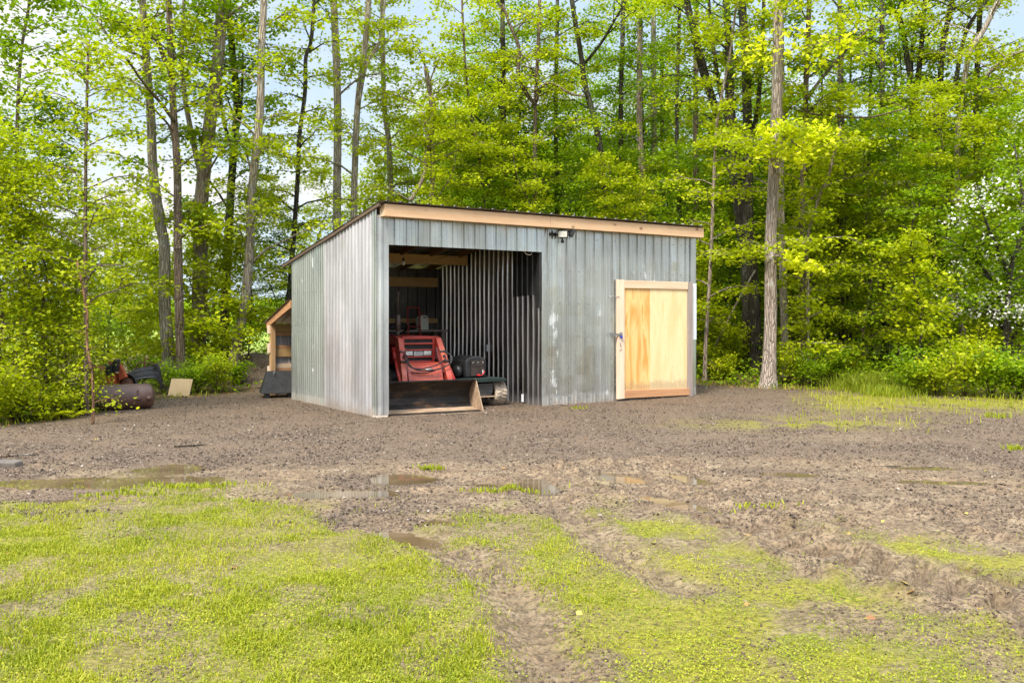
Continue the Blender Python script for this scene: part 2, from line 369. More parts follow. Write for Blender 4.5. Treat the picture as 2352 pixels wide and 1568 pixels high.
EDGE_Y = np.array([9.5, 11.6, 12.9, 14.6, 16.2, 17.0, 18.2, 20.5, 21.0, 21.0, 19.6, 18.4, 17.6, 17.0, 16.4, 15.5])
def forest_depth(X, Y): return Y - np.interp(X, EDGE_X, EDGE_Y)
def fields(X, Y):
    X = np.asarray(X, float); Y = np.asarray(Y, float)
    Ys = np.maximum(Y, 1.2)
    px = CX + F * X / Ys; py = H + F * CH / Ys
    n1 = fbm(X, Y, 0.9, 4); n2 = fbm(X, Y, 0.28, 4, 9); n3 = fbm(X, Y, 2.4, 3, 21)
    dA, sA = pldist(X, Y, TRACK_A); dB, sB = pldist(X, Y, TRACK_B); dC, sC = pldist(X, Y, TRACK_C); dD, sD = pldist(X, Y, TRACK_D); dE, sE = pldist(X, Y, TRACK_E)
    near = py - np.interp(px, BX, BY)
    jag = (n1 - 0.5) * 150 + (n2 - 0.5) * 110
    lawn = sstep(-30, 60, near + jag)
    right = sstep(900, 1500, px + (n3 - 0.5) * 700)
    tr = np.maximum.reduce([(1 - sstep(0.06, 0.30, dA + (n2 - .5) * .5)) * .92, (1 - sstep(0.08, 0.34, dB + (n2 - .5) * .5)) * .9,
                            (1 - sstep(0.26, 0.60, dC + (n2 - .5) * .6)) * .97, (1 - sstep(0.10, 0.34, dE + (n2 - .5) * .5)) * .9, (1 - sstep(0.35, 0.9, dD + (n2 - .5) * .8)) * .95])
    bare = sstep(0.49, 0.62, n1 * .5 + n2 * .5 + right * 0.05) * (1 - 0.5 * sstep(1350, 1560, py))
    bare2 = (1 - sstep(0.42, 0.55, fbm(X, Y, 0.34, 5, 55))) * (0.75 + 0.25 * right)
    grass = lawn * (1 - tr) * (1 - bare * .5) * (1 - bare2 * .75)
    weeds = sstep(0.60, 0.72, fbm(X, Y, 0.5, 3, 70)) * sstep(1090, 1150, py) * (1 - lawn) * .4
    # mossy green patches on the far gravel at the right, near the woods
    farm = sstep(1780, 1950, px) * sstep(895, 905, py) * (1 - sstep(925, 965, py)) * sstep(0.40, 0.55, n1 * .5 + n2 * .5 + .04)
    farm2 = np.exp(-(((px - 1850) / 250) ** 2 + ((py - 975) / 14) ** 2)) * sstep(0.40, 0.5, n2)
    moss = np.clip((.35 + .65 * right) * lawn * (1 - tr) * sstep(0.42, 0.60, fbm(X, Y, 0.5, 5, 90)) * .85 + farm * .9 + farm2 * .8, 0, 1)
    mudl = sstep(1052, 1085, py + (n1 - .5) * 60) * (1 - sstep(0.35, .8, lawn)) * sstep(0.36, 0.52, n1 * .6 + n3 * .4 + 0.04 * right + .02)
    mudr = sstep(1300, 1420, px) * sstep(1070, 1110, py + (n1 - .5) * 60) * (1 - lawn) * 0.85
    pat = (np.exp(-(((px - 1950) / 260) ** 2 + ((py - 1010) / 10) ** 2)) + np.exp(-(((px - 880) / 90) ** 2 + ((py - 1065) / 9) ** 2)))
    mud = np.clip(np.maximum.reduce([mudl, mudr, tr * (py > 1060), lawn * .9, pat * .7]), 0, 1)
    fd = forest_depth(X, Y)
    litter = sstep(-0.25, 0.5, fd + (n1 - .5) * 1.2) * (1 - 0)
    field = sstep(34, 46, Y - X * 0.2) * sstep(2, -6, X)
    # height
    z = 0.016 * n1 + 0.020 * n2 * (0.4 + mud) + 0.012 * fbm(X, Y, 0.10, 3, 5) * (0.5 + mud)
    rough = np.maximum(np.exp(-((dD - .35) / .3) ** 2), np.exp(-((dC - .30) / .14) ** 2)) * (py > 1060)
    z = z + rough * 0.075 * np.maximum(fbm(X, Y, 0.16, 3, 31) - .42, 0) * 2
    rA = np.exp(-(dA / .13) ** 2); rB = np.exp(-(dB / .13) ** 2); rC = np.exp(-(dC / .17) ** 2)
    z = z * (1 - .8 * np.exp(-(dC / .27) ** 4) * sstep(1.0, 1.6, sC)) + .012 * np.exp(-(dC / .27) ** 4)
    z = z - .035 * rA - .03 * rB - .045 * rC - .02 * np.exp(-(dD / .2) ** 2)
    z = z + rA * .010 * np.sin(sA * 52) + rB * .010 * np.sin(sB * 60) + np.exp(-(dC / .25) ** 4) * .042 * np.tanh(2.5 * np.sin(sC * 27 + dC * 9)) * (.5 + .7 * n1) * sstep(1.3, 2.2, sC)
    z = z - .03 * np.exp(-(dE / .15) ** 2) * (1 + .9 * np.sin(sE * 26))
    z = z + .022 * (np.exp(-((dA - .24) / .08) ** 2) + np.exp(-((dB - .24) / .08) ** 2) + 1.3 * np.exp(-((dC - .33) / .1) ** 2))
    z = z + lawn * .012
    wet = np.zeros(X.shape); kt = np.zeros(X.shape); nearp = np.zeros(X.shape, bool)
    for (cx, cy, a, b, r, d) in PUDDLES:
        ux = (X - cx) * math.cos(r) + (Y - cy) * math.sin(r); uy = -(X - cx) * math.sin(r) + (Y - cy) * math.cos(r)
        r0_ = np.hypot(ux / a, uy / b); nearp |= r0_ < 2.3
        q = r0_ + (n2 - .5) * 0.7 + (fbm(X, Y, .12, 3, 44) - .5) * .4
        k = 1 - sstep(0.75, 1.1, q); k2 = 1 - sstep(1.0, 2.0, q); z = np.where(k2 > 0, z * (1 - .55 * k2), z); z = z * (1 - .85 * k) - (d - .02) * k; kt = np.maximum(kt, k); wet = np.maximum(wet, 1 - sstep(.7, 1.5, q))
    z = np.where(nearp & (kt < .05), np.maximum(z, WATER_Z + .004), z)
    wet = np.maximum(wet, np.clip(.9 * sstep(.026, -.02, z) * (py > 1060), 0, 1) * np.maximum(tr, .3))
    # trampled level floor in and near the shed; a mound of dark gravel behind it; soil rising a little into the woods
    z = np.where(py < 1000, z * .7, z)
    z = z + 0.62 * np.exp(-(((X + 5.75) / .85) ** 2 + ((Y - 20.0) / 1.1) ** 2)) + 0.25 * np.exp(-(((X + 4.6) / .8) ** 2 + ((Y - 19.8) / 1.1) ** 2))
    z = z + .10 * sstep(0, 3, fd) * (X > 3) + .05 * sstep(0, 2, fd) * n1
    mound = np.exp(-(((X + 5.4) / 1.3) ** 2 + ((Y - 19.6) / 1.5) ** 2))
    litter = litter * (1 - sstep(.25, .6, mound))
    # the lean-to and what stands behind the shed stay on gravel
    return dict(z=z, grass=grass, mud=mud, moss=moss, litter=litter, field=field, wet=wet, right=right, px=px, py=py, lawn=lawn, weeds=weeds, tr=tr, fd=fd, rough=rough)

xs = np.concatenate([-11 - np.geomspace(.05, 600, 40)[::-1], np.arange(-11, 12.5, .034), 12.5 + np.geomspace(.05, 600, 40)])
ys = np.concatenate([2.6 - np.geomspace(.05, 200, 24)[::-1], np.geomspace(2.6, 23, 560), 23 + np.geomspace(.1, 900, 46)])
GX, GY = np.meshgrid(xs, ys)
fl = fields(GX.ravel(), GY.ravel())
nx, ny = len(xs), len(ys)
idx = np.arange(nx * ny).reshape(ny, nx)
gf = np.stack([idx[:-1, :-1], idx[:-1, 1:], idx[1:, 1:], idx[1:, :-1]], -1).reshape(-1, 4)
one = np.ones(nx * ny)
k = Mt('ground'); v = k.co()
za = k.n('Attribute', attribute_name='zone_a'); zb = k.n('Attribute', attribute_name='zone_b')
sa = k.n('SeparateColor', Color=za.outputs['Color']); sb = k.n('SeparateColor', Color=zb.outputs['Color'])
vor = k.n('TexVoronoi', Vector=v, Scale=38.0); vor2 = k.n('TexVoronoi', Vector=v, Scale=85.0)
gsp = k.n('SeparateColor', Color=vor.outputs['Color']); gsp2 = k.n('SeparateColor', Color=vor2.outputs['Color'])
gcol = k.ramp(k.math('ADD', k.math('MULTIPLY', gsp.outputs[0], .55), k.math('MULTIPLY', gsp2.outputs[1], .45)),
              [(0.15, (.036, .025, .017)), (0.5, (.116, .080, .053)), (0.8, (.22, .165, .118)), (1.0, (.36, .30, .24))])
gcol = k.mix(k.ramp(k.noise(1.1, v, 6, .6), [(.36, .05), (.66, .7)]), gcol, (.185, .126, .084))
mcol = k.ramp(k.noise(4.5, v, 8, .66), [(.25, (.095, .062, .035)), (.5, (.245, .177, .11)), (.75, (.38, .292, .19))])
mcol = k.mix(k.ramp(k.noise(1.6, v, 3), [(.45, 0.0), (.72, .5)]), mcol, (.31, .20, .115))
mcol = k.mix(k.ramp(k.noise(26, v, 7, .75), [(.47, 0.0), (.57, .92)]), mcol, (.085, .056, .037))
scol = k.ramp(k.noise(20, v, 6, .7), [(.3, (.09, .095, .014)), (.5, (.20, .205, .022)), (.72, (.27, .22, .085))])
mocol = k.ramp(k.noise(24, v, 6, .7), [(.34, (.09, .06, .028)), (.48, (.22, .205, .02)), (.6, (.29, .26, .032)), (.72, (.31, .24, .12))])
lcol = k.ramp(k.noise(18, v, 6, .7), [(.3, (.035, .03, .014)), (.5, (.09, .07, .03)), (.72, (.25, .14, .06))])
fcol = k.ramp(k.noise(.3, v, 6), [(.3, (.22, .32, .04)), (.7, (.32, .42, .06))])
c = k.mix(sa.outputs[1], gcol, mcol); c = k.mix(k.math('MULTIPLY', sa.outputs[0], .8), c, scol); c = k.mix(sa.outputs[2], c, mocol)
c = k.mix(sb.outputs[0], c, lcol); c = k.mix(sb.outputs[1], c, fcol)
c = k.mix(k.math('MULTIPLY', sb.outputs[2], .6), c, (.11, .075, .047))
rg = k.ramp(k.noise(9, v, 5), [(.35, .5), (.6, .8)])
rg2 = k.mix(sa.outputs[1], (.85, .85, .85), rg); rg2 = k.mix(sb.outputs[2], rg2, (.22, .22, .22))
k.set(c, rg2, spec=.18)
hh = k.math('ADD', k.math('MULTIPLY', vor.outputs['Distance'], .8), k.math('MULTIPLY', k.noise(30, v, 6, .7), 1.0))
k.bump(hh, .9, .03)
M['ground'] = k.m
zone_a = np.stack([fl['grass'], fl['mud'], fl['moss'], one], 1); zone_b = np.stack([fl['litter'], fl['field'], fl['wet'], one], 1)
g = link('ground', np_mesh('ground', np.stack([GX.ravel(), GY.ravel(), fl['z']], 1), gf, M['ground'], True, dict(zone_a=zone_a, zone_b=zone_b)))
tag(g, 'grey gravel yard, muddy ruts and soil under the grass', 'ground', kind='structure')
def gz(X, Y): return fields(X, Y)['z']
def gz1(x, y): return float(gz(np.array([x]), np.array([y]))[0])

# puddles: flat sheets of muddy water lying in the dips
k = Mt('muddy_water'); v = k.co(kind='Object')
k.set(k.ramp(k.noise(2.5, v, 5), [(.35, (.085, .058, .028)), (.65, (.15, .105, .06))]), .015, spec=.5)
k.b.inputs['IOR'].default_value = 1.33
k.bump(k.noise(9, v, 2), .02, .01)
M['water'] = k.m
plab = ['long puddle at the edge of the left-hand grass, mirroring trees and white sky', 'small puddle joined to the back of the long left puddle', 'brown puddle in front of the loader bucket, mirroring the shed corner',
        'wide shallow milky puddle left of the brown puddle', 'thin puddle beside the strip of grass blades in mid yard', 'puddle at the start of the deep rut, mirroring the plywood door', 'narrow puddle beside the head of the deep rut',
        'long narrow puddle lying inside the deep tread-marked rut', 'thin brown puddle in the churned mud right of the ruts', 'far puddle at the right side of the gravel', 'tan streak of water in the mud at the right, nearer than the far puddle',
        'small dark puddle at the top of the left wheel track', 'dark elongated puddle in the wheel track beside the grass', 'water-filled dent in the muddy rut at right, the smaller of two', 'water-filled dent in the muddy rut nearest the right edge',
        'small puddle between grass tufts below the long left puddle', 'shallow puddle at the top of the middle wheel track']
for i, (cx, cy, a, b, r, d) in enumerate(PUDDLES):
    vs = []; n = 40
    for j in range(n):
        t = 2 * math.pi * j / n; ux, uy = math.cos(t) * a * 1.9, math.sin(t) * b * 1.9
        vs.append((cx + ux * math.cos(r) - uy * math.sin(r), cy + ux * math.sin(r) + uy * math.cos(r), WATER_Z + .0004 * i))
    me = bpy.data.meshes.new('puddle'); me.from_pydata(vs, [], [tuple(range(n))]); me.materials.append(M['water'])
    tag(link('puddle', me), plab[i], 'puddle', 'puddles in the muddy yard', 'structure')

# ------------------------------------------------------------------ leaf, blade and stone fields
def leaf_arrays(c, size, tilt=0.55, droop=0.25, up=None, width=0.42):
    c = np.asarray(c, float); n = len(c)
    size = np.broadcast_to(size, (n,))
    nor = np.stack([rng.normal(0, tilt, n), rng.normal(0, tilt, n), np.ones(n)], 1)
    if up is not None: nor = up + rng.normal(0, tilt, (n, 3))
    nor /= np.linalg.norm(nor, axis=1, keepdims=True)
    a = rng.normal(size=(n, 3)); a -= nor * (a * nor).sum(1, keepdims=True); a /= np.linalg.norm(a, axis=1, keepdims=True)
    b = np.cross(nor, a); s = size[:, None]
    dr = rng.uniform(0, 2 * droop, (n, 1))
    base = c - a * s * .5; tip = c + a * s * .55 - nor * s * dr
    L = c + b * s * width - nor * s * .14 - a * s * .05; R = c - b * s * width - nor * s * .14 - a * s * .05
    V = np.stack([base, R, tip, L], 1).reshape(-1, 3)
    i = np.arange(n) * 4
    Fc = np.concatenate([np.stack([i, i + 1, i + 2], 1), np.stack([i, i + 2, i + 3], 1)])
    return V, Fc
def leaf_mesh(name, c, size, mat, tint, **kw):
    V, Fc = leaf_arrays(c, size, **kw)
    return np_mesh(name, V, Fc, mat, False, dict(tint=np.repeat(np.clip(tint, 0, 1), 4)))
def blade_mesh(name, x, y, z, h, mat, tint, wid=.005, lean=.5):
    n = len(x); az = rng.uniform(0, 2 * np.pi, n); ln = np.abs(rng.normal(0, lean, n)) * h
    bx, by = np.cos(az), np.sin(az); fa = az + rng.uniform(-.9, .9, n) + np.pi / 2; wx, wy = np.cos(fa) * wid, np.sin(fa) * wid
    p0 = np.stack([x - wx, y - wy, z - .004], 1); p1 = np.stack([x + wx, y + wy, z - .004], 1)
    mx, my = x + bx * ln * .35, y + by * ln * .35
    p2 = np.stack([mx - wx * .8, my - wy * .8, z + h * .6], 1); p3 = np.stack([mx + wx * .8, my + wy * .8, z + h * .6], 1)
    p4 = np.stack([x + bx * ln, y + by * ln, z + h * np.sqrt(np.maximum(0.15, 1 - (ln / h) ** 2 * .35))], 1)
    V = np.stack([p0, p1, p2, p3, p4], 1).reshape(-1, 3); i = np.arange(n) * 5
    Fc = np.concatenate([np.stack([i, i + 1, i + 3], 1), np.stack([i, i + 3, i + 2], 1), np.stack([i + 2, i + 3, i + 4], 1)])
    return np_mesh(name, V, Fc, mat, False, dict(tint=np.repeat(np.clip(tint, 0, 1), 5)))
def scatter(n, y0, y1, pw=1.0, marg=.62):
    """points on the ground in front of the camera, denser towards it"""
    u = rng.uniform(0, 1, n); Y = (y0 ** (1 - pw) + u * (y1 ** (1 - pw) - y0 ** (1 - pw))) ** (1 / (1 - pw)) if pw != 1 else y0 * (y1 / y0) ** u
    X = rng.uniform(-1, 1, n) * (Y * marg + .4)
    return X, Y

# lawn grass
X, Y = scatter(850000, 3.0, 8.2, .6)
q = fields(X, Y)
dn = q['grass'] * (1 - .72 * q['right']) + q['weeds'] * .10
clump = sstep(.30, .66, fbm(X, Y, .22, 5, 61))
m = rng.uniform(0, 1, len(X)) < dn * (.12 + .50 * clump)
m &= q['wet'] < .25
X, Y = X[m], Y[m]; q = {a: b[m] for a, b in q.items()}; clump = clump[m]
tall = rng.uniform(0, 1, len(X)) < .035; straw = rng.uniform(0, 1, len(X)) < .07
hgt = (1 + 1.3 * tall) * (.007 + .024 * rng.uniform(0, 1, len(X)) ** 1.5 * (.5 + .8 * clump)) * (1 - .55 * q['right'])
tint = .48 + .35 * (fbm(X, Y, .8, 3, 81) - .5) * 2 + rng.normal(0, .18, len(X)) + .18 * q['right']
tint = np.where(straw, 1.0, tint)
o = link('lawn_grass', blade_mesh('lawn_grass', X, Y, q['z'], hgt, M['grass'], tint, .0026, .9))
tag(o, 'short bright green grass growing over the near ground', 'grass', kind='stuff')
# tiny clover-like leaves and moss seedlings
X, Y = scatter(420000, 3.0, 9.5, .6)
q = fields(X, Y)
dn = np.maximum(q['moss'] * .55, q['grass'] * .6) * (.25 + .75 * sstep(.35, .6, fbm(X, Y, .22, 3, 62)))
m = (rng.uniform(0, 1, len(X)) < dn) & (q['wet'] < .2); X, Y = X[m], Y[m]; z = q['z'][m]
tint = .45 + .4 * (fbm(X, Y, .6, 3, 83) - .5) * 2 + rng.normal(0, .2, len(X))
o = link('ground_cover', leaf_mesh('ground_cover', np.stack([X, Y, z + rng.uniform(.003, .02, len(X))], 1), rng.uniform(.005, .013, len(X)), M['grass'], tint, tilt=.5))
tag(o, 'tiny yellow-green clover and moss seedlings on the mud', 'ground cover', kind='stuff')
# gravel stones
def stones(name, X, Y, Z, r, col, mat):
    n = len(X); base = np.array([(1, 0, 0), (-1, 0, 0), (0, 1, 0), (0, -1, 0), (0, 0, 1), (0, 0, -1)], float)
    V = base[None] * rng.uniform(.6, 1.25, (n, 6, 1)) + rng.normal(0, .18, (n, 6, 3))
    a = rng.uniform(0, 6.28, n); ca, sa_ = np.cos(a)[:, None], np.sin(a)[:, None]
    t = rng.uniform(-.6, .6, n)[:, None]
    x, y, z = V[..., 0], V[..., 1], V[..., 2] * .75
    y, z = y * np.cos(t) - z * np.sin(t), y * np.sin(t) + z * np.cos(t)
    V = np.stack([x * ca - y * sa_, x * sa_ + y * ca, z], -1) * r[:, None, None] + np.stack([X, Y, Z], 1)[:, None]
    tri = np.array([(0, 2, 4), (2, 1, 4), (1, 3, 4), (3, 0, 4), (2, 0, 5), (1, 2, 5), (3, 1, 5), (0, 3, 5)])
    Fc = (np.arange(n)[:, None, None] * 6 + tri[None]).reshape(-1, 3)
    return np_mesh(name, V.reshape(-1, 3), Fc, mat, False, dict(tint=np.repeat(col, 6)))
k = Mt('stone'); a_ = k.n('Attribute', attribute_name='tint').outputs['Fac']
k.set(k.ramp(a_, [(0, (.024, .018, .013)), (.45, (.094, .068, .050)), (.8, (.185, .143, .108)), (1, (.40, .345, .29))]), .7, spec=.2); M['stone'] = k.m
X, Y = scatter(150000, 6.2, 20.5, 1.6)
q = fields(X, Y)
dn = (1 - .85 * q['mud']) * (1 - q['lawn']) * (1 - q['litter']) * (1 - .8 * q['moss']) * (.3 + .7 * sstep(.35, .6, fbm(X, Y, .5, 3, 33)))
m = (rng.uniform(0, 1, len(X)) < dn) & (q['wet'] < .6); X, Y = X[m], Y[m]
r = rng.uniform(.004, .009, len(X)) + .012 * rng.uniform(0, 1, len(X)) ** 7
o = link('gravel', stones('gravel', X, Y, q['z'][m] + r * .3, r, np.clip(rng.normal(.42, .22, len(X)), 0, 1), M['stone']))
tag(o, 'crushed grey stone lying loose over the yard', 'gravel', kind='stuff')
# clods of churned mud along the ruts
k = Mt('clod'); a_ = k.n('Attribute', attribute_name='tint').outputs['Fac']
k.set(k.ramp(a_, [(0, (.045, .03, .02)), (.5, (.11, .075, .052)), (1, (.22, .165, .12))]), .7, spec=.3); M['clod'] = k.m
X, Y = scatter(260000, 3.2, 9.5, 1.0)
q = fields(X, Y)
cl = sstep(.46, .66, fbm(X, Y, .35, 4, 101))
dn = (q['rough'] * .8 + .35 * q['mud'] * (q['py'] > 1060) * (1 - .6 * q['grass']) + .05) * cl
m = (rng.uniform(0, 1, len(X)) < dn) & (q['wet'] < .5); X, Y = X[m], Y[m]
r = .002 + .009 * rng.uniform(0, 1, len(X)) ** 4
o = link('mud_clods', stones('mud_clods', X, Y, q['z'][m] + r * .2, r, np.clip(rng.normal(.42, .22, len(X)), 0, 1), M['clod']))
tag(o, 'dark crumbs and clods of churned mud beside the ruts', 'mud', kind='stuff')
# fallen leaves over the yard
X, Y = scatter(90, 4.2, 19, 1.3)
q = fields(X, Y); m = q['wet'] < .3; X, Y = X[m], Y[m]
o = link('fallen_leaves', leaf_mesh('fallen_leaves', np.stack([X, Y, q['z'][m] + .012], 1), rng.uniform(.025, .06, len(X)), M['leaf_dead'], rng.uniform(0, 1, len(X)), tilt=.3))
tag(o, 'scattered fallen leaves, rust orange to yellow, on the gravel and grass', 'leaves', kind='stuff')

# ------------------------------------------------------------------ the shed (local x along the front, y into the depth)
C0 = Vector((-1.979, 13.22, 0)); RZ = math.atan2(.5604, .8284)
DW, DD = 6.53, 3.45
SLOPE = .179
def zroof(s): return 3.105 - SLOPE * s                 # underside of the roof sheet
def loc2w(t, s, z=0.0):
    return Vector((C0.x + t * .8284 - s * .5604, C0.y + t * .5604 + s * .8284, z))
shed = thing('metal_shed', 'grey galvanized metal shed with open bay, plywood door and low sloping roof', 'shed', C0, RZ)
def prof_rib(L, p=.2, h=.024, minor=True, start=None):
    pts = [(0, 0)]; c = p * .5 if start is None else start
    while c < L - .03:
        if c > .03: pts += [(c - .017, 0), (c - .008, h), (c + .008, h), (c + .017, 0)]
        if minor:
            for q in (p / 3, 2 * p / 3):
                if .03 < c + q < L - .03: pts += [(c + q - .012, 0), (c + q - .004, .006), (c + q + .004, .006), (c + q + .012, 0)]
        c += p
    return pts + [(L, 0)]
def prof_corr(L, p=.1, h=.014):
    pts = []; c = 0.0
    while c < L:
        for d_, o_ in ((0, 0), (.30, .0015), (.42, .25), (.48, .9), (.52, 1), (.56, .9), (.62, .25), (.74, .0015)):
            if c + d_ * p < L: pts.append((c + d_ * p, h * o_))
        c += p
    return pts + [(L, 0)]
def prof_sine(L, p=.1, h=.011, n=6):
    N = int(L / p * n); return [(L * i / N, h * .5 * (1 - math.cos(2 * math.pi * L * i / N / p))) for i in range(N + 1)]
def sheet(name, prof, za, zb, fmap, mat, parent, nz=16, wob=.004, seed=0, smooth=False):
    """profiled metal: prof = (along, out) points; fmap(along, out, z) -> point"""
    pr = np.array(prof); Lp = len(pr); vs = []
    for j in range(nz + 1):
        for i, (p, o) in enumerate(prof):
            z0 = za(p) if callable(za) else za; z1 = zb(p) if callable(zb) else zb
            z = z0 + (z1 - z0) * j / nz
            w = wob * (float(vnoise(np.array([p * 1.6 + seed * 7.3 + 50]), np.array([z * 1.3 + seed * 3.1 + 50]))[0]) - .5) * 2
            w += wob * .7 * (float(vnoise(np.array([p * 5 + seed + 90]), np.array([z * 4 + 20]))[0]) - .5) * 2
            vs.append(fmap(p, o + w, z))
    fs = [(j * Lp + i, j * Lp + i + 1, (j + 1) * Lp + i + 1, (j + 1) * Lp + i) for j in range(nz) for i in range(Lp - 1)]
    me = np_mesh(name, np.array(vs), np.array(fs), mat, smooth)
    return link(name, me, parent)
def irregular(base, amp, sc, seed):
    return lambda p: base + amp * (float(vnoise(np.array([p / sc + seed]), np.array([seed * 1.3 + .5]))[0]) - .5) * 2
front = lambda p, o, z: (p, -o, z)
T0, T1, HO = .19, 2.98, 2.55
sheet('corner_trim', [(0, 0), (.03, .004), (.05, .02), (.08, .02), (.10, .002), (.15, .002), (.16, .018), (.178, .018), (.19, .0)], irregular(.03, .015, .1, 3), 2.98, lambda p, o, z: (p, -o - .006, z), M['galv_trim'], shed, 14, .004, 1)
sheet('corner_patch', [(0.012, 0), (.05, .020), (.08, .020), (.10, .003), (.15, .003), (.186, .003)], .035, .42, lambda p, o, z: (p, -o - .016, z), M['galv_trim'], shed, 6, .006, 9)
sheet('lintel_panel', [(a + T0, b) for a, b in prof_rib(T1 - T0 + .06, .2)], HO, 2.98, front, M['galv_front'], shed, 5, .004, 2)
sheet('front_panel', [(a + T1 + .06 - .06, b) for a, b in prof_rib(1.62, .2, start=.12)], irregular(.0, .015, .4, 5), lambda p: 2.98 if p > T1 + .065 else HO, lambda p, o, z: (p, -o - .004, z), M['galv_front'], shed, 18, .006, 3)
sheet('front_panel', [(a + T1 + 1.60, b) for a, b in prof_rib(DW - T1 - 1.60, .2, start=.1)], irregular(.0, .012, .4, 8), 2.98, lambda p, o, z: (p, -o, z), M['galv_front'], shed, 18, .006, 4)
sheet('corner_trim', [(6.40, 0), (6.42, .004), (6.50, .004), (6.53, 0)], .02, 2.98, lambda p, o, z: (p, -o - .024, z), M['galv_front'], shed, 10, .003, 6)
b = MB(); b.box(6.405, 6.528, -.034, -.0295, 1.06, 2.10); b.build('white_trim', M['white_trim'], shed)
side = lambda p, o, z: (-o, p, z)
sheet('side_wall', [(a + 1.93, b) for a, b in prof_corr(DD - 1.93, .098, .024)], irregular(.0, .012, .5, 2), lambda p: zroof(p) - .04, side, M['galv_side'], shed, 14, .004, 7, True)
sheet('side_wall', [(a + .12, b) for a, b in prof_corr(1.97 - .12, .123, .018)], irregular(-.03, .03, .35, 6), lambda p: zroof(p) - .04, lambda p, o, z: (-o - .014, p, z), M['galv_old'], shed, 14, .005, 8, True)
sheet('side_wall', [(0, 0), (.012, .014), (.03, .018), (.05, .004), (.085, .004), (.10, .018), (.118, .018), (.135, .002)], .03, lambda p: zroof(p) - .03, lambda p, o, z: (-o - .008, p, z), M['galv_side'], shed, 12, .003, 10)
# back wall is lower than the roof: daylight comes in under the eave
sheet('back_wall', prof_rib(DW, .2), .0, 2.415, lambda p, o, z: (p, DD + o, z), M['galv_back_shaded'], shed, 8, .006, 11)
sheet('end_wall', prof_rib(DD, .2), .0, lambda p: zroof(p) - .04, lambda p, o, z: (DW + o, p, z), M['galv_side'], shed, 8, .005, 12)
sheet('partition_wall', [(a, b) for a, b in prof_rib(DD, .152, .02, False, .09)], irregular(.0, .01, .3, 1), lambda p: zroof(p) - .06, lambda p, o, z: (T1 - o, p, z), M['galv_in'], shed, 16, .006, 13)
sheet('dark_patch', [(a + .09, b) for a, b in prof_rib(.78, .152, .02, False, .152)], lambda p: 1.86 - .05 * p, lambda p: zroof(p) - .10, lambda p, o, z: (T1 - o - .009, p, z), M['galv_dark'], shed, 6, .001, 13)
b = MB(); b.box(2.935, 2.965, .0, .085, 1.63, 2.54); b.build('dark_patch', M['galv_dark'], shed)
b = MB(); b.box(2.94, 2.957, .478, .534, .04, .17); b.build('outlet_box', M['white_trim'], shed, .004)
b = MB(); b.box(2.935, 2.955, 1.6, 1.64, .86, .98); b.build('outlet_box', M['white_trim'], shed, .004)
# timber frame
b = MB(); b.box(.02, DW - .02, .012, .05, 2.80, 2.97); b.build('header_beam', M['wood_beam'], shed, .004)
b = MB(); b.box(.03, 2.93, 2.27, 2.31, 2.43, 2.60); b.build('tie_beam', M['wood_beam'], shed, .004)
b = MB(); b.box(.03, 2.93, DD - .06, DD - .015, 2.06, 2.24); b.build('plate_beam', M['wood_beam'], shed, .004)
b = MB(); b.box(.03, 2.93, DD - .05, DD - .012, 1.36, 1.45); b.build('wall_girt', M['wood_beam'], shed, .004)
for t in (.35, .95, 1.55, 2.15, 2.75, 3.5, 4.3, 5.1, 5.9):
    b = MB(); b.prism([(.055, zroof(.055) - .012), (DD + .3, zroof(DD + .3) - .012), (DD + .3, zroof(DD + .3) - .13), (.055, zroof(.055) - .13)], 0, t - .02, t + .02); b.build('rafter', M['wood_beam_y_shaded'], shed)
for t in (.045, .10): pass
b = MB(); b.box(.012, .10, .06, .15, -.02, 2.95); b.build('post', M['wood_post'], shed)
b = MB(); b.box(2.99, 3.08, .01, .10, -.02, 2.78); b.build('post', M['wood_post'], shed)
b = MB(); b.box(.02, .11, DD - .15, DD - .06, -.02, 2.05); b.build('post', M['wood_post'], shed)
# roof sheet, ribs run down the slope
sheet('roof', [(a - .06, o) for a, o in prof_rib(DW + .12, .229, .022, False)], -.24, DD + .43, lambda p, o, s: (p, s, zroof(s) + .012 + o), M['roof_metal'], shed, 10, .004, 15)
# rake board along the left edge of the roof, weathered, in lengths
for (s0, s1, dz) in ((-.17, 1.05, 0), (1.06, 2.2, .006), (2.21, 3.85, .0)):
    b = MB(); b.prism([(s0, zroof(s0) + .002 - dz), (s1, zroof(s1) + .002 - dz), (s1, zroof(s1) - .045 - dz), (s0, zroof(s0) - .045 - dz)], 0, -.052, -.024); b.build('rake_board', M['rake'], shed)
# fascia box along the front
b = MB(); b.box(.03, 3.02, -.19, -.15, 2.945, 3.125); b.build('fascia', M['fascia'], shed, .004)
b = MB(); b.box(3.023, 6.56, -.19, -.15, 2.945, 3.125); b.build('fascia', M['fascia'], shed, .004)
b = MB(); b.box(.03, 6.56, -.149, -.03, 2.95, 2.975); b.build('soffit', M['wood_pale_x'], shed)
b = MB(); b.box(.031, .069, -.149, -.03, 2.976, 3.115); b.build('fascia_end', M['wood_pale_z'], shed)
b = MB(); b.box(6.521, 6.559, -.149, -.03, 2.976, 3.115); b.build('fascia_end', M['wood_pale_z'], shed)
# concrete block under the corner
M['concrete'] = m_plain('concrete', (.36, .30, .25), .9, 0, .3, 12, .5)
b = MB(); b.box(-.03, .16, -.05, .1, -.05, .032); b.build('footing_block', M['concrete'], shed, .01)
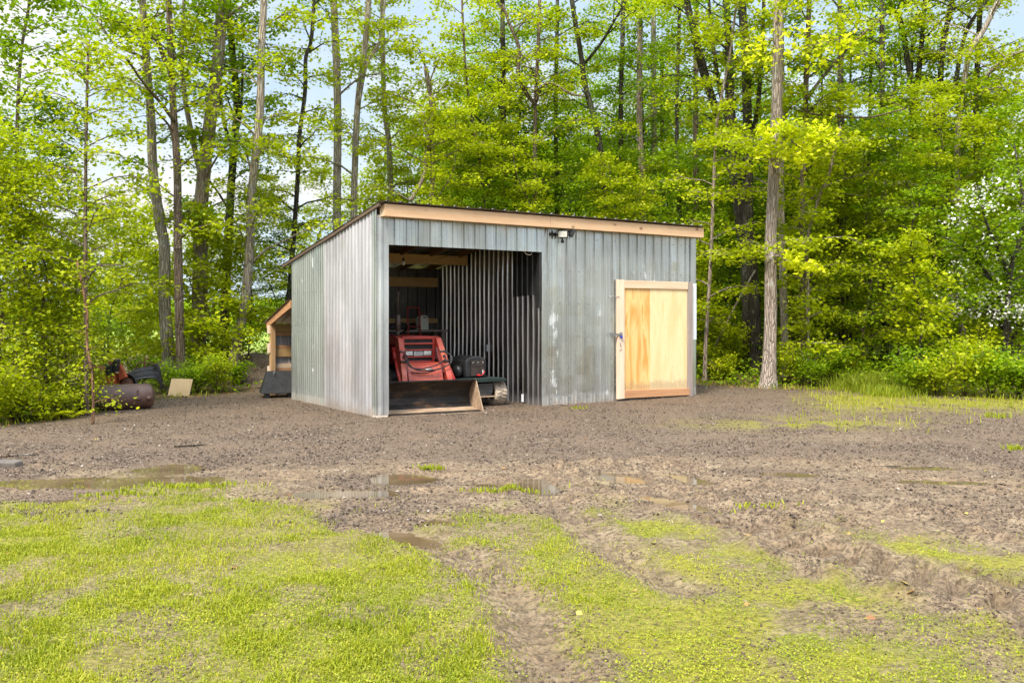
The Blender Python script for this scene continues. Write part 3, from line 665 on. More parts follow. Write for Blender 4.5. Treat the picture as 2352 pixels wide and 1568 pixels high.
# the plywood door with its frame
door = MB(); door.box(4.72, 5.335, -.056, -.036, .10, 2.05); D1 = door.build('door', M['ply_orange'], shed)
b = MB(); b.box(5.3352, 6.255, -.060, -.036, .10, 2.06); b.build('panel', M['ply_pale'], D1, label='pale plywood sheet')
b = MB(); b.prism([(4.56, .045), (4.715, .05), (4.715, 2.125), (4.555, 2.13)], 1, -.084, -.036); b.build('stile', M['wood_pale_z'], D1, .004)
b = MB(); b.box(4.7155, 6.262, -.082, -.061, 1.985, 2.12); b.build('rail', M['wood_pale_x'], D1, .004)
b = MB(); b.prism([(4.7155, .055), (6.30, .035), (6.30, .16), (4.7155, .195)], 1, -.086, -.061); b.build('rail', M['wood_brown_x'], D1, .004)
b = MB(); b.box(6.263, 6.395, -.075, -.03, .0, 2.125); b.build('door_jamb', M['wood_grey_z'], shed, .004, label='weathered grey door post')
b = MB(); b.box(4.44, 4.62, -.096, -.0865, 1.155, 1.19); b.box(4.60, 4.655, -.092, -.0845, 1.13, 1.21); b.box(4.44, 4.50, -.0864, -.02, 1.155, 1.21); b.build('latch', M['steel'], D1)
M['blue'] = m_plain('blue', (.03, .05, .35), .4)
b = MB(); b.box(4.60, 4.645, -.118, -.0965, 1.105, 1.15); b.build('padlock', M['blue'], D1, .004)
b = MB(); b.tube([(4.612, -.105, 1.15), (4.612, -.105, 1.175), (4.623, -.105, 1.185), (4.634, -.105, 1.175), (4.634, -.105, 1.15)], .004, 6); b.build('shackle', M['steel'], D1)
b = MB(); b.tube([(4.62, -.088, 1.09), (4.615, -.092, 1.0), (4.625, -.092, .96)], .006, 5); b.tube([(4.60, -.09, .90), (4.64, -.09, .93)], .006, 5); b.build('hasp_pin', M['steel'], D1)
b = MB(); b.tube([(4.40, -.03, 1.83), (4.50, -.05, 1.835), (4.57, -.09, 1.83), (4.585, -.09, 1.82)], .006, 6); b.build('hook', M['steel'], D1)
# screws on the metal: rows of small heads
def stud(o, pts, mat=None):
    """small fastener heads pressed into a sheet: part of the sheet's own mesh"""
    b = MB()
    for (x0, x1, y0, y1, z0, z1) in pts: b.box(x0, x1, y0, y1, z0, z1)
    me = o.data; me.materials.append(M['steel']); n0 = len(me.polygons)
    bm = bmesh.new(); bm.from_mesh(me); vs = [bm.verts.new(p) for p in b.v]
    for f in b.f:
        q = bm.faces.new([vs[i] for i in f]); q.material_index = 1
    bm.to_mesh(me); bm.free()
for o in [o for o in shed.children if o.name.startswith('front_panel')]:
    xs_ = [v.co.x for v in o.data.vertices]; a_, b_ = min(xs_), max(xs_)
    stud(o, [(t - .007, t + .007, -.014, -.002, z - .007, z + .007) for z in (.12, .62, 1.15, 1.7, 2.25, 2.8) for t in np.arange(3.16, 6.4, .2) if a_ < t < b_ and not (4.5 < t and z < 2.2)])
for o in [o for o in shed.children if o.name.startswith('side_wall')]:
    ys_ = [v.co.y for v in o.data.vertices]
    if max(ys_) - min(ys_) > 1.5 or max(ys_) > 2.5:
        if min(ys_) > 1.5: stud(o, [(-.020, -.002, s_ - .006, s_ + .006, z - .006, z + .006) for s_ in np.arange(1.98, 3.4, .098) for z in (.16, .72, 1.33, 1.9)])

# ------------------------------------------------------------------ floodlight under the eave
fl_ = thing('floodlight', 'black twin-head floodlight fixed under the fascia board above the bay', 'floodlight', loc2w(3.35, -.02, 2.83), RZ)
b = MB(); b.box(-.05, .05, -.035, -.003, -.03, .05); b.tube([(0, -.03, .0), (0, -.055, -.05), (0, -.06, -.075)], .013, 8); b.lathe([(.0, 0), (.025, .005), (.03, .03), (.02, .05), (0, .055)], 12, Matrix.Translation((0, -.06, -.12))); b.build('base', M['black'], fl_, .003)
M['lens'] = m_plain('lens', (.75, .75, .70), .25)
def flood_head(M4):
    b = MB(); b.box(-.085, .085, -.03, .02, -.062, .062, M4); b.box(-.02, .02, .02, .07, -.015, .015, M4)
    for i in range(6): b.box(-.07 + i * .026, -.062 + i * .026, .02, .04, -.05, .05, M4)
    h = b.build('lamp_head', M['black'], fl_, .004)
    b = MB(); b.box(-.072, .072, -.034, -.0305, -.049, .049, M4); b.build('lens', M['lens'], h)
flood_head(Matrix.Translation((-.04, -.12, .03)) @ Matrix.Rotation(math.radians(-38), 4, 'Z') @ Matrix.Rotation(math.radians(18), 4, 'X'))
flood_head(Matrix.Translation((.17, -.10, .05)) @ Matrix.Rotation(math.radians(62), 4, 'Z') @ Matrix.Rotation(math.radians(24), 4, 'X'))
b = MB(); b.box(-.22, -.12, -.03, -.004, .0, .045); b.tube([(-.12, -.02, .02), (-.05, -.03, .02)], .008, 6); b.build('sensor', M['black'], fl_, .003)

# ------------------------------------------------------------------ lean-to behind the shed
lt = thing('lean_to', 'small timber lean-to with slatted metal wall behind the shed', 'lean-to', loc2w(0, DD, 0), RZ)
def lz(s): return 1.79 - .32 * (s - .03)
b = MB(); b.box(-.02, .07, 1.08, 1.17, -.03, 1.40); b.build('post', M['wood_post'], lt, .004)
b = MB(); b.prism([(.04, lz(.04) - .01), (1.30, lz(1.30) - .01), (1.30, lz(1.30) - .12), (.04, lz(.04) - .15)], 0, -.035, .005); b.build('rafter', M['wood_brown_x'], lt, .004)
for t in (.6, 1.25, 1.9):
    b = MB(); b.prism([(.04, lz(.04) - .01), (1.25, lz(1.25) - .01), (1.25, lz(1.25) - .10), (.04, lz(.04) - .10)], 0, t - .02, t + .02); b.build('rafter', M['wood_beam_y_shaded'], lt)
sheet('roof', [(a - .07, o) for a, o in prof_rib(2.3, .229, .02, False)], .035, 1.42, lambda p, o, s: (p, s, lz(s) + .004 + o), M['roof_metal'], lt, 4, .003, 21)
sheet('wall', [(a + .0, o) for a, o in prof_rib(2.2, .15, .02, False)], .0, 1.20, lambda p, o, z: (p, 1.19 - o * .8, z), M['galv_old'], lt, 4, .003, 22)
for (z0, z1, mt, y) in ((1.20, 1.34, 'wood_beam', 1.13), (1.12, 1.195, 'wood_brown_x', 1.14), (.88, .94, 'wood_brown_x', 1.145), (.72, .875, 'wood_beam', 1.142), (.50, .59, 'wood_pale_x', 1.142), (.39, .495, 'wood_brown_x', 1.145)):
    b = MB(); b.box(.071, 2.1, y, y + .025, z0, z1); b.build('girt', M[mt], lt, .003)
for (z0, z1) in ((.80, .98), (.42, .55), (1.16, 1.32)):
    b = MB(); b.box(-.045, -.021, 1.10, 1.22, z0, z1); b.build('girt', M['wood_pale_z'], lt, .003)

# flared black box below it
bx = thing('utility_box', 'black flared metal box on dark skids beside the lean-to post', 'box', loc2w(-.12, DD + .62, 0), RZ - .25)
b = MB()
z0, z1 = .09, .48
vs = [(-.25, -.22, z0), (.42, -.22, z0), (.42, .30, z0), (-.25, .30, z0), (-.13, -.05, z1), (.34, -.05, z1), (.34, .22, z1), (-.13, .22, z1)]
b.add(vs, [(0, 3, 2, 1), (4, 5, 6, 7), (0, 1, 5, 4), (1, 2, 6, 5), (2, 3, 7, 6), (3, 0, 4, 7)]); b.build('hood', M['black_rough'], bx, .012)
for x in (-.16, .24):
    b = MB(); b.box(x, x + .07, -.18, .26, -.02, .088); b.build('skid', M['black'], bx, .006)
b = MB(); b.box(-.02, .01, -.085, -.06, .41, .48); b.tube([(-.005, -.09, .42), (-.005, -.105, .48)], .008, 6); b.build('latch', M['steel'], bx)

# ------------------------------------------------------------------ red tractor with a front loader (local x to its left as seen, y backwards; origin under the bucket lip)
def m_paint(name, c, fade, grime=.5):
    k = Mt(name); v = k.co()
    col = k.mix(k.ramp(k.noise(3.5, v, 6, .6), [(.4, 0.0), (.7, .8)]), c, fade)
    col = k.mix(k.math('MULTIPLY', k.ramp(k.noise(9, v, 8, .75), [(.52, 0.0), (.64, 1.0)]), grime), col, (.10, .06, .04))
    col = k.mix(k.ramp(k.noise(38, v, 6, .8), [(.60, 0.0), (.66, .7)]), col, (.05, .03, .022))
    k.set(col, k.ramp(k.noise(6, v, 5), [(.35, .32), (.65, .62)])); k.bump(k.noise(30, v, 3), .08, .003); return k.m
M['red'] = m_paint('red', (.36, .022, .018), (.44, .05, .03), .4)
M['red_faded'] = m_paint('red_faded', (.42, .055, .032), (.52, .12, .06), .55)
M['red_dark'] = m_plain('red_dark', (.15, .016, .012), .5, 0, .4, 5)
M['grey_metal'] = m_plain('grey_metal', (.075, .07, .068), .45, .5, .3, 8)
M['pipe_metal'] = m_plain('pipe_metal', (.14, .11, .095), .55, .4, .4, 8)
k = Mt('bucket_steel'); v = k.co()
n1 = k.noise(3.2, k.co((1, 1, 2.5)), 8, .68)
c = k.ramp(n1, [(.42, (.014, .012, .011)), (.56, (.04, .03, .023)), (.68, (.15, .075, .035)), (.8, (.25, .15, .085))])
k.set(c, .62, .25); k.bump(k.noise(25, v, 4), .3, .005); M['bucket_steel'] = k.m
k = Mt('dusty_steel'); v = k.co()
k.set(k.ramp(k.noise(4, k.co((1, 3, 3)), 8, .7), [(.3, (.22, .13, .075)), (.6, (.42, .30, .20)), (.8, (.55, .42, .30))]), .7, .1); k.bump(k.noise(40, v, 4), .3, .004); M['dusty_steel'] = k.m
lr = (1.74, -.199)                                             # right end of the bucket lip in shed coordinates
aw = (.9917, -.128)
tx, ty = lr[0] - .75 * aw[0], lr[1] - .75 * aw[1]
tp = loc2w(tx, ty)
tr_ = thing('tractor', 'red front-loader tractor parked nose out in the shed bay', 'tractor', tp, RZ + math.atan2(-.128, .9917))
XL, XR = -.90, .75
# bucket: a bent plate with a lip, closed by two side plates
prof = [(.0, .012), (.18, .022), (.36, .028), (.46, .05), (.54, .12), (.565, .22), (.53, .33), (.45, .42), (.36, .475), (.325, .485)]
b = MB(); n = len(prof)
nor = []
for i in range(n):
    y0, z0 = prof[max(i - 1, 0)]; y1, z1 = prof[min(i + 1, n - 1)]; L = math.hypot(y1 - y0, z1 - z0); nor.append(((z1 - z0) / L, -(y1 - y0) / L))
outer = [(y + a * .014, z + c_ * .014) for (y, z), (a, c_) in zip(prof, nor)]
b.prism(prof + outer[::-1], 0, XL + .012, XR - .012)
BK = b.build('bucket', M['bucket_steel'], tr_)
for x in (XL, XR - .011):
    b = MB(); b.prism([(.015, -.004), (.14, .002), (.37, .01), (.50, .04), (.575, .12), (.60, .22), (.56, .345), (.46, .45), (.34, .505), (.315, .50)], 0, x, x + .011); b.build('side_plate', M['dusty_steel'], BK)
b = MB(); b.box(XL - .01, XR + .04, -.02, .17, .001, .011); b.build('cutting_edge', M['dusty_steel'], BK, .002)
b = MB(); fp_ = [(.171, .0245), (.30, .0285), (.37, .0325), (.44, .050)]; b.prism(fp_ + [(y - .002, z + .006) for y, z in fp_][::-1], 0, XL + .0125, XR - .0125); b.build('floor_plate', M['dusty_steel'], BK)
b = MB(); b.box(XL + .011, XR - .011, .285, .345, .487, .502)
for i in range(46): b.box(XL + .03 + i * .035, XL + .045 + i * .035, .279, .2845, .487, .500)
b.build('top_bar', M['black'], BK)
# loader arms: flat tapered box sections that come down in front of the grille
for sgn, name in ((-1, 'loader_arm'), (1, 'loader_arm')):
    x0 = .02 + sgn * .36
    side = [(.50, .36), (.60, .36), (.78, .55), (.92, .86), (1.00, 1.03), (1.9, 1.04), (1.9, 1.16), (1.05, 1.17), (.90, 1.14), (.74, .90), (.56, .55)]
    lean = Matrix.Translation((x0, 0, .75)) @ Matrix.Rotation(math.radians(-5 * sgn), 4, 'Y') @ Matrix.Translation((0, 0, -.75))
    b = MB(); b.prism(side, 0, -.045, .045, lean); arm = b.build(name, M['red_faded'], tr_, .008)
    b = MB(); b.prism([(.70, .60), (.90, .98), (.86, 1.0), (.64, .60)], 0, -.055 + (-.03 if sgn > 0 else .03), .055 + (-.03 if sgn > 0 else .03), lean); b.build('gusset', M['red_dark'], arm, .004)
    b = MB(); b.tube([lean @ Vector((sgn * .075, .56, .46)), lean @ Vector((sgn * .075, .86, .80))], .026, 10); b.tube([lean @ Vector((sgn * .075, .86, .80)), lean @ Vector((sgn * .075, 1.0, .98))], .034, 10); b.build('hydraulic_cylinder', M['red'], arm)
    b = MB()
    for z, y in ((.93, .755), (.78, .655)): b.tube([lean @ Vector((-.052, y, z)), lean @ Vector((.052, y, z))], .016, 8)
    b.tube([lean @ Vector((sgn * -.01, .77, .86)), lean @ Vector((sgn * -.01, .70, .85))], .022, 8)
    b.build('fitting', M['grey_metal'], arm)
    b = MB(); b.box(x0 - .05, x0 + .05, 1.62, 1.80, .45, 1.05); b.build('loader_mount', M['red_dark'], tr_, .006)
# curved guard plate between the arms
b = MB(); gpts = [(.60, .40), (.615, .48), (.64, .56), (.675, .64), (.72, .71), (.78, .755)]
b.prism(gpts + [(y + .02, z - .006) for y, z in gpts][::-1], 0, -.27, .31); b.build('guard_plate', M['red_faded'], tr_)
# hood and grille
hx0, hx1 = -.25, .29
b = MB(); b.prism([(hx0, .70), (hx1, .70), (hx1, 1.08), (hx1 - .04, 1.15), (hx1 - .12, 1.175), (hx0 + .12, 1.175), (hx0 + .04, 1.15), (hx0, 1.08)], 1, 1.02, 2.05); b.build('hood', M['red'], tr_, .02)
b = MB(); b.box(hx0, hx1, .99, 1.019, .755, 1.155); b.box(hx0 + .03, hx1 - .03, .984, .9895, .775, 1.14)
GR = b.build('grille', M['black_rough'], tr_)
b = MB()
for z0, z1 in ((1.120, 1.165), (1.035, 1.065), (.935, .962), (.825, .850)): b.box(hx0 - .012, hx1 + .012, .952, .9835, z0, z1)
for x in (hx0 - .012, hx1 - .028): b.box(x, x + .04, .953, .9835, .745, 1.164)
b.box(hx0 - .012, hx1 + .012, .952, .9835, .742, .775)
b.build('grille_frame', M['red'], GR, .007)
b = MB()
for i in range(9):
    z = 1.076 + i * .005
for z in (1.083, 1.098, .985, 1.003, 1.019, .787, .803): b.box(hx0 + .03, hx1 - .03, .975, .9838, z, z + .005)
b.build('grille_bars', M['black'], GR)
M['glass_lamp'] = m_plain('glass_lamp', (.55, .56, .55), .12, .2, .3, 30)
for x in (hx0 + .04, hx1 - .18):
    b = MB(); b.box(x, x + .135, .962, .9838, .862, .928); hl = b.build('headlight', M['glass_lamp'], tr_, .006)
M['plate'] = m_plain('plate', (.62, .62, .62), .4, .3, .2)
b = MB(); b.box(.02 - .075, .02 + .075, .968, .9838, .858, .930); b.build('badge', M['plate'], GR, .003)
b = MB()
for i in range(6): b.box(-.045 + i * .022, -.033 + i * .022, .966, .9679, .902, .922)
for i in range(5): b.box(-.045 + i * .026, -.028 + i * .026, .966, .9679, .872, .888)
b.build('badge_marks', M['black'], GR)
# side panels, engine, frame
b = MB(); b.box(-.16, .20, .95, 2.7, .38, .70); b.build('engine_block', M['black_rough'], tr_, .02)
b = MB(); b.box(-.20, .24, .86, .985, .46, .70); b.build('front_axle_frame', M['red_dark'], tr_, .01)
b = MB(); b.tube([(-.14, 1.5, 1.14), (-.14, 1.5, 1.24), (-.14, 1.5, 1.25)], .03, 10); b.tube([(-.14, 1.5, 1.25), (-.14, 1.5, 1.5), (-.14, 1.5, 1.53)], [.045, .045, .025], 12); b.tube([(-.14, 1.5, 1.53), (-.14, 1.5, 1.82), (-.145, 1.46, 1.90)], .018, 10); b.build('exhaust_pipe', M['pipe_metal'], tr_)
def wheel(parent, name, x, y, r, w, rim, mt, lugs, lug_h, rz=0.0, pat='bar'):
    M4 = Matrix.Translation((x, y, r)) @ Matrix.Rotation(rz, 4, 'Z') @ Matrix.Rotation(math.pi / 2, 4, 'Y')
    root = MB()
    h = w / 2; pr = [(rim, -h * .82), (r * .80, -h), (r * .95, -h * .9), (r - lug_h, -h * .62), (r - lug_h, h * .62), (r * .95, h * .9), (r * .80, h), (rim, h * .82)]
    root.lathe(pr, 36, M4, True, True)
    for i in range(lugs):
        for sg in (-1, 1):
            a = 2 * math.pi * (i + (.5 if sg > 0 else 0)) / lugs
            if pat == 'bar':
                L4 = M4 @ Matrix.Rotation(a, 4, 'Z') @ Matrix.Translation((r - lug_h * .6, 0, sg * h * .42)) @ Matrix.Rotation(sg * math.radians(28), 4, 'X')
                root.box(-lug_h, lug_h * .6, -r * .035, r * .035, -h * .42, h * .42, L4)
            else:
                for q in (.18, .5, .78):
                    L4 = M4 @ Matrix.Rotation(a + q * .1, 4, 'Z') @ Matrix.Translation((r - lug_h * .6, 0, sg * h * q)) @ Matrix.Rotation(sg * math.radians(35), 4, 'X')
                    root.box(-lug_h, lug_h * .6 * (1 - .5 * (q > .7)), -r * .035, r * .035, -h * .13, h * .13, L4)
    wo = root.build(name, M[mt], parent)
    b = MB(); b.lathe([(rim, -h * .75), (rim * .9, -h * .7), (rim * .82, -h * .1), (rim * .35, 0), (.0, 0)], 24, M4)
    b.lathe([(rim, h * .75), (rim * .9, h * .7), (rim * .82, h * .2), (rim * .35, h * .1), (0, h * .1)], 24, M4)
    b.lathe([(0, -h * .35), (rim * .22, -h * .33), (rim * .24, 0)], 12, M4)
    b.build('rim', M['rim'], wo)
    return wo
M['rim'] = m_plain('rim', (.055, .042, .032), .7, .2)
M['tyre_mud'] = m_plain('tyre_mud', (.36, .29, .22), .85, 0, .45, 12, .4)
for x in (-.42, .46): wheel(tr_, 'wheel', x, 1.25, .33, .2, .17, 'rubber', 16, .022)
for x in (-.56, .60): wheel(tr_, 'wheel', x, 2.42, .52, .30, .27, 'rubber', 20, .03)
for x in (-.72, .46):
    b = MB(); b.prism([(1.85, .75), (2.0, 1.02), (2.3, 1.12), (2.75, 1.08), (2.95, .85), (2.92, .85), (2.74, 1.05), (2.3, 1.09), (2.02, 1.0), (1.88, .75)], 0, x, x + .30); b.build('fender', M['red_dark'], tr_, .004)
b = MB(); b.box(-.18, .22, 2.25, 2.65, .82, .93); b.box(-.18, .22, 2.62, 2.70, .90, 1.22); b.build('seat', M['black'], tr_, .03)
M4 = Matrix.Translation((.02, 2.0, 1.28)) @ Matrix.Rotation(math.radians(-35), 4, 'X')
b = MB(); b.tube([M4 @ Vector((.18 * math.cos(a), .18 * math.sin(a), 0)) for a in np.linspace(0, 2 * math.pi, 25)], .016, 8, False); b.tube([M4 @ Vector((0, 0, 0)), (.02, 1.86, 1.05)], .02, 8); b.tube([M4 @ Vector((-.18, 0, 0)), M4 @ Vector((.18, 0, 0))], .012, 6); b.build('steering_wheel', M['black'], tr_)
# hydraulic hoses looping across the front
def hose(pts, r=.011):
    q = catmull([Vector(p) for p in pts], 6); b = MB(); b.tube(q, r, 6); return b.build('hose', M['black'], tr_)
def catmull(P_, m):
    P_ = [P_[0] * 2 - P_[1]] + list(P_) + [P_[-1] * 2 - P_[-2]]; out = []
    for i in range(1, len(P_) - 2):
        for j in range(m):
            t = j / m; a, b_, c_, d = P_[i - 1], P_[i], P_[i + 1], P_[i + 2]
            out.append(.5 * ((2 * b_) + (c_ - a) * t + (2 * a - 5 * b_ + 4 * c_ - d) * t * t + (3 * b_ - a - 3 * c_ + d) * t ** 3))
    out.append(P_[-2]); return out
hose([(-.31, .73, .90), (-.30, .62, .84), (-.27, .585, .73), (-.16, .57, .655), (.02, .565, .635), (.18, .565, .65), (.32, .57, .69), (.43, .58, .76), (.45, .62, .86), (.385, .73, .92)])
hose([(-.33, .71, .87), (-.31, .60, .78), (-.24, .575, .69), (-.08, .568, .665), (.06, .566, .69), (.2, .58, .725), (.34, .63, .80), (.37, .68, .86)])
hose([(-.26, .70, .62), (-.15, .62, .60), (.0, .59, .60), (.12, .575, .625), (.2, .565, .665)], .009)
b = MB(); b.tube([(-.02, .555, .652), (.10, .555, .655)], .016, 8); b.build('hose_coupling', M['steel'], tr_)

# ------------------------------------------------------------------ green riding mower, its rear to the yard
M['green_paint'] = m_plain('green_paint', (.014, .026, .022), .32, 0, .4, 5)
M['brown_black'] = m_plain('brown_black', (.035, .024, .020), .4, 0, .5, 18)
mw = thing('riding_mower', 'dark green riding mower seen from behind beside the tractor', 'mower', loc2w(2.50 - .40, .637), RZ)
for x in (-.36, .37):
    wheel(mw, 'wheel', x, -.02, .215, .23, .105, 'tyre_mud', 22, .012, pat='turf')
b = MB()
b.prism([(-.52, .415), (.40, .415), (.46, .435), (.40, .475), (.2, .49), (-.3, .49), (-.5, .47)], 1, -.27, .38); b.build('fender', M['green_paint'], mw, .012)
b = MB(); b.prism([(-.50, .475), (-.18, .495), (-.18, .60), (-.50, .53)], 1, .40, .46); b.box(-.50, .45, .40, 1.2, .40, .47); b.build('body', M['green_paint'], mw, .015)
b = MB(); b.prism([(-.06, .19), (.16, .19), (.20, .24), (.20, .39), (-.10, .39), (-.10, .24)], 1, -.20, .25)
for z in (.25, .30, .345): b.box(-.09, .19, -.208, -.201, z, z + .012)
b.build('transaxle_guard', M['grey_metal'], mw, .008)
b = MB(); b.box(-.08, .22, -.235, -.15, .165, .185); b.build('hitch_plate', M['dusty_steel'], mw, .004)
b = MB(); b.tube([(-.36, 0, .205), (.40, 0, .205)], .03, 8); b.box(-.25, .28, -.12, .9, .30, .39); b.build('axle', M['black_rough'], mw)
out_ = []
for i in range(13):
    a = math.pi * i / 12; out_.append((-.10 - .0 + .205 * -math.cos(a), .70 + .145 * math.sin(a) ** .7))
b = MB(); b.prism([(-.29, .495), (.09, .495)] + [(x, z) for x, z in out_[::-1]], 1, -.17, .33); b.build('engine_cover', M['black'], mw, .025)
b = MB(); b.box(-.205, .045, -.192, -.171, .52, .775); b.box(-.20, .04, -.20, -.1921, .68, .70); ec = b.build('back_panel', M['brown_black'], mw, .008)
b = MB()
for x in (-.175, -.08, .015): b.lathe([(.012, 0), (.012, .008), (0, .01)], 10, Matrix.Translation((x, -.192, .735)) @ Matrix.Rotation(math.pi / 2, 4, 'X')); b.build('bolt', M['steel'], ec); b = MB()
b = MB()
M['red_wire'] = m_plain('red_wire', (.6, .02, .02), .4)
b = MB(); b.tube(catmull([Vector(p) for p in [(-.09, -.197, .535), (-.06, -.21, .525), (-.02, -.21, .53), (.02, -.205, .56), (.04, -.2, .60)]], 4), .006, 6); b.box(-.10, -.055, -.215, -.193, .522, .548); b.build('wire', M['red_wire'], ec)
b = MB(); b.box(.0, .018, -.199, -.193, .56, .62); b.build('sticker', M['plate'], ec)
b = MB(); b.lathe([(.0, -.03), (.09, -.03), (.10, 0), (.10, .05), (.04, .06), (0, .06)], 18, Matrix.Translation((-.38, -.02, .60)) @ Matrix.Rotation(math.pi / 2, 4, 'Y')); b.build('seat_pulley', M['black'], mw)
b = MB(); b.tube([(-.44, .5, .5), (-.46, .45, .8), (-.44, .42, .92)], .012, 6); b.build('lever', M['black'], mw)
b = MB(); b.box(-.25, .22, 1.0, 1.75, .30, .66); b.build('hood', M['green_paint'], mw, .04)
for x in (-.3, .3): wheel(mw, 'wheel', x, 1.5, .165, .15, .08, 'tyre_mud', 18, .008, pat='turf')

# ------------------------------------------------------------------ things at the back of the bay
sh = thing('workbench', 'dark timber workbench along the back wall of the bay', 'workbench', loc2w(2.15, 3.08), RZ)
b = MB(); b.box(-.95, .72, -.20, .22, 1.195, 1.235); b.build('top', M['wood_grey_z'], sh, .004)
for x in (-.9, .6):
    for y in (-.17, .15): b = MB(); b.box(x, x + .07, y, y + .07, 0, 1.194); b.build('leg', M['wood_grey_z'], sh)
M['jug'] = m_plain('jug', (.70, .69, .64), .4, 0, .1)
jg = thing('plastic_jug', 'white plastic jug with moulded handle standing on the workbench', 'jug', loc2w(2.36, 2.98, 1.235), RZ + .2)
b = MB(); b.prism([(-.095, 0), (.095, 0), (.10, .02), (.10, .20), (.06, .27), (-.03, .275), (-.095, .23)], 1, -.075, .075); b.build('body', M['jug'], jg, .014)
b = MB(); b.tube([(-.02, 0, .276), (-.02, 0, .305)], .024, 12); b.build('cap', M['red'], jg)
b = MB(); b.box(-.04, .05, -.0765, -.0755, .225, .245); b.build('handle_hole_shade', M['black'], jg)  # solid black strip standing for the shade inside the handle hole
b = MB()
ht = thing('hand_truck', 'red tubular hand truck leaning by the white jug', 'hand truck', loc2w(2.10, 2.72), RZ)
for x in (-.13, .13): b.tube([(x, 0, .12), (x, .05, .8), (x * .95, .12, 1.55), (x * .8, .14, 1.65)], .014, 8)
for z, y in ((.4, .02), (.9, .055), (1.3, .09), (1.65, .14)): b.tube([(-.13, y, z), (.13, y, z)], .012, 6)
b.build('frame', M['red'], ht)
b = MB(); b.box(-.18, .18, -.22, .0, .01, .025); b.build('toe_plate', M['red_dark'], ht)
for x in (-.2, .16): b = MB(); b.lathe([(0, 0), (.11, 0), (.12, .02), (.11, .04), (0, .04)], 16, Matrix.Translation((x, .05, .12)) @ Matrix.Rotation(math.pi / 2, 4, 'Y')); b.build('wheel', M['rubber'], ht)
M['wire'] = m_plain('wire', (.55, .45, .34), .5)
cb = MB(); cb.tube(catmull([Vector(p) for p in [(.9, 2.26, 2.50), (1.2, 2.22, 2.44), (1.7, 2.2, 2.42), (2.2, 2.2, 2.47), (2.45, 2.2, 2.56), (2.6, 2.22, 2.58), (2.72, 2.24, 2.46)]], 8), .005, 5)
co_ = cb.build('electric_cable', M['wire'], None); co_.location = C0; co_.rotation_euler = (0, 0, RZ); tag(co_, 'thin pale cable sagging below the tie beam inside the bay', 'cable')
cb = MB(); cb.tube(catmull([Vector(p) for p in [(2.66, .06, 2.56), (2.70, .04, 2.51), (2.78, .04, 2.50), (2.84, .06, 2.56)]], 6), .006, 5)
co_ = cb.build('wire_loop', M['wire'], None); co_.location = C0; co_.rotation_euler = (0, 0, RZ); tag(co_, 'short loop of wire hanging under the bay lintel', 'wire')
lb = thing('light_bulb', 'bare unlit bulb hanging from the rafters inside the bay', 'bulb', loc2w(1.33, 1.75, 2.36), RZ)
b = MB(); b.lathe([(0, 0), (.02, .004), (.032, .03), (.028, .055), (.015, .075)], 14); b.build('bulb', M['lens'], lb)
b = MB(); b.lathe([(.017, .076), (.02, .08), (.02, .12), (0, .125)], 12); b.tube([(0, 0, .12), (0, 0, .30)], .004, 5); b.build('socket', M['black'], lb)

# ------------------------------------------------------------------ old iron at the left edge of the yard
a0, a1 = Vector((*gp(165, 950), 0)), Vector((*gp(334, 941), 0))
k = Mt('tank_steel'); v = k.co()
c = k.ramp(k.noise(2.4, v, 8, .65), [(.3, (.050, .027, .022)), (.55, (.105, .058, .047)), (.75, (.165, .088, .062))])
c = k.mix(k.ramp(k.noise(7, v, 6, .7), [(.58, 0), (.7, .6)]), c, (.20, .095, .045))
k.set(c, .48, .15); k.bump(k.noise(3.5, v, 4), .35, .03); M['tank_steel'] = k.m
ax = (a1 - a0); L = ax.length
tk = thing('steel_tank', 'rust brown cylindrical steel tank lying on the gravel at left', 'tank', (a0 + a1) / 2 + Vector((0, .2, 0)), math.atan2(ax.y, ax.x))
R = .205; M4 = Matrix.Translation((0, 0, R)) @ Matrix.Rotation(math.pi / 2, 4, 'Y'); h = L / 2
b = MB(); b.lathe([(0, -h - .06), (R * .5, -h - .05), (R * .85, -h - .015), (R, -h + .03), (R, -h + .18), (R * 1.012, -h + .2), (R, -h + .22), (R, 0), (R * .996, h * .3), (R, h - .22), (R * 1.012, h - .2), (R, h - .18), (R, h - .03), (R * .85, h + .015), (R * .5, h + .05), (0, h + .06)], 40, M4); b.build('shell', M['tank_steel'], tk)
b = MB(); b.box(h - .235, h - .215, -R - .004, -R * .6, R * 1.0, R * 1.55, None); b.lathe([(.035, 0), (.035, .03), (.02, .035), (0, .035)], 12, Matrix.Translation((h - .225, -R * .97, R * .95)) @ Matrix.Rotation(math.pi / 2, 4, 'X')); b.lathe([(.04, 0), (.04, .015), (0, .02)], 12, Matrix.Translation((h - .06, -R * .95, R * .9)) @ Matrix.Rotation(math.pi / 2, 4, 'X')); b.build('fitting', M['tank_steel'], tk)
M['rusty_orange'] = m_plain('rusty_orange', (.33, .065, .022), .6, 0, .5, 7)
M['rusty_pink'] = m_plain('rusty_pink', (.40, .16, .10), .6, 0, .4, 7)
dx0 = at(238, 890, 15.2)
om = thing('old_engine', 'rusty orange engine unit with black parts behind the brown tank', 'engine', (dx0.x, 15.25, gz1(dx0.x, 15.25) + .07), .1)
b = MB(); b.box(-.24, .20, -.15, .22, .0, .42); b.build('lower_case', M['rusty_orange'], om, .015)
b = MB(); b.box(-.20, .06, -.155, .15, .43, .555); b.build('vented_cover', M['rusty_pink'], om, .01)
b = MB(); b.box(-.26, .22, -.14, .2, .56, .575); b.box(-.19, .06, -.165, -.156, .485, .50); b.build('top_plate', M['black_rough'], om, .004)
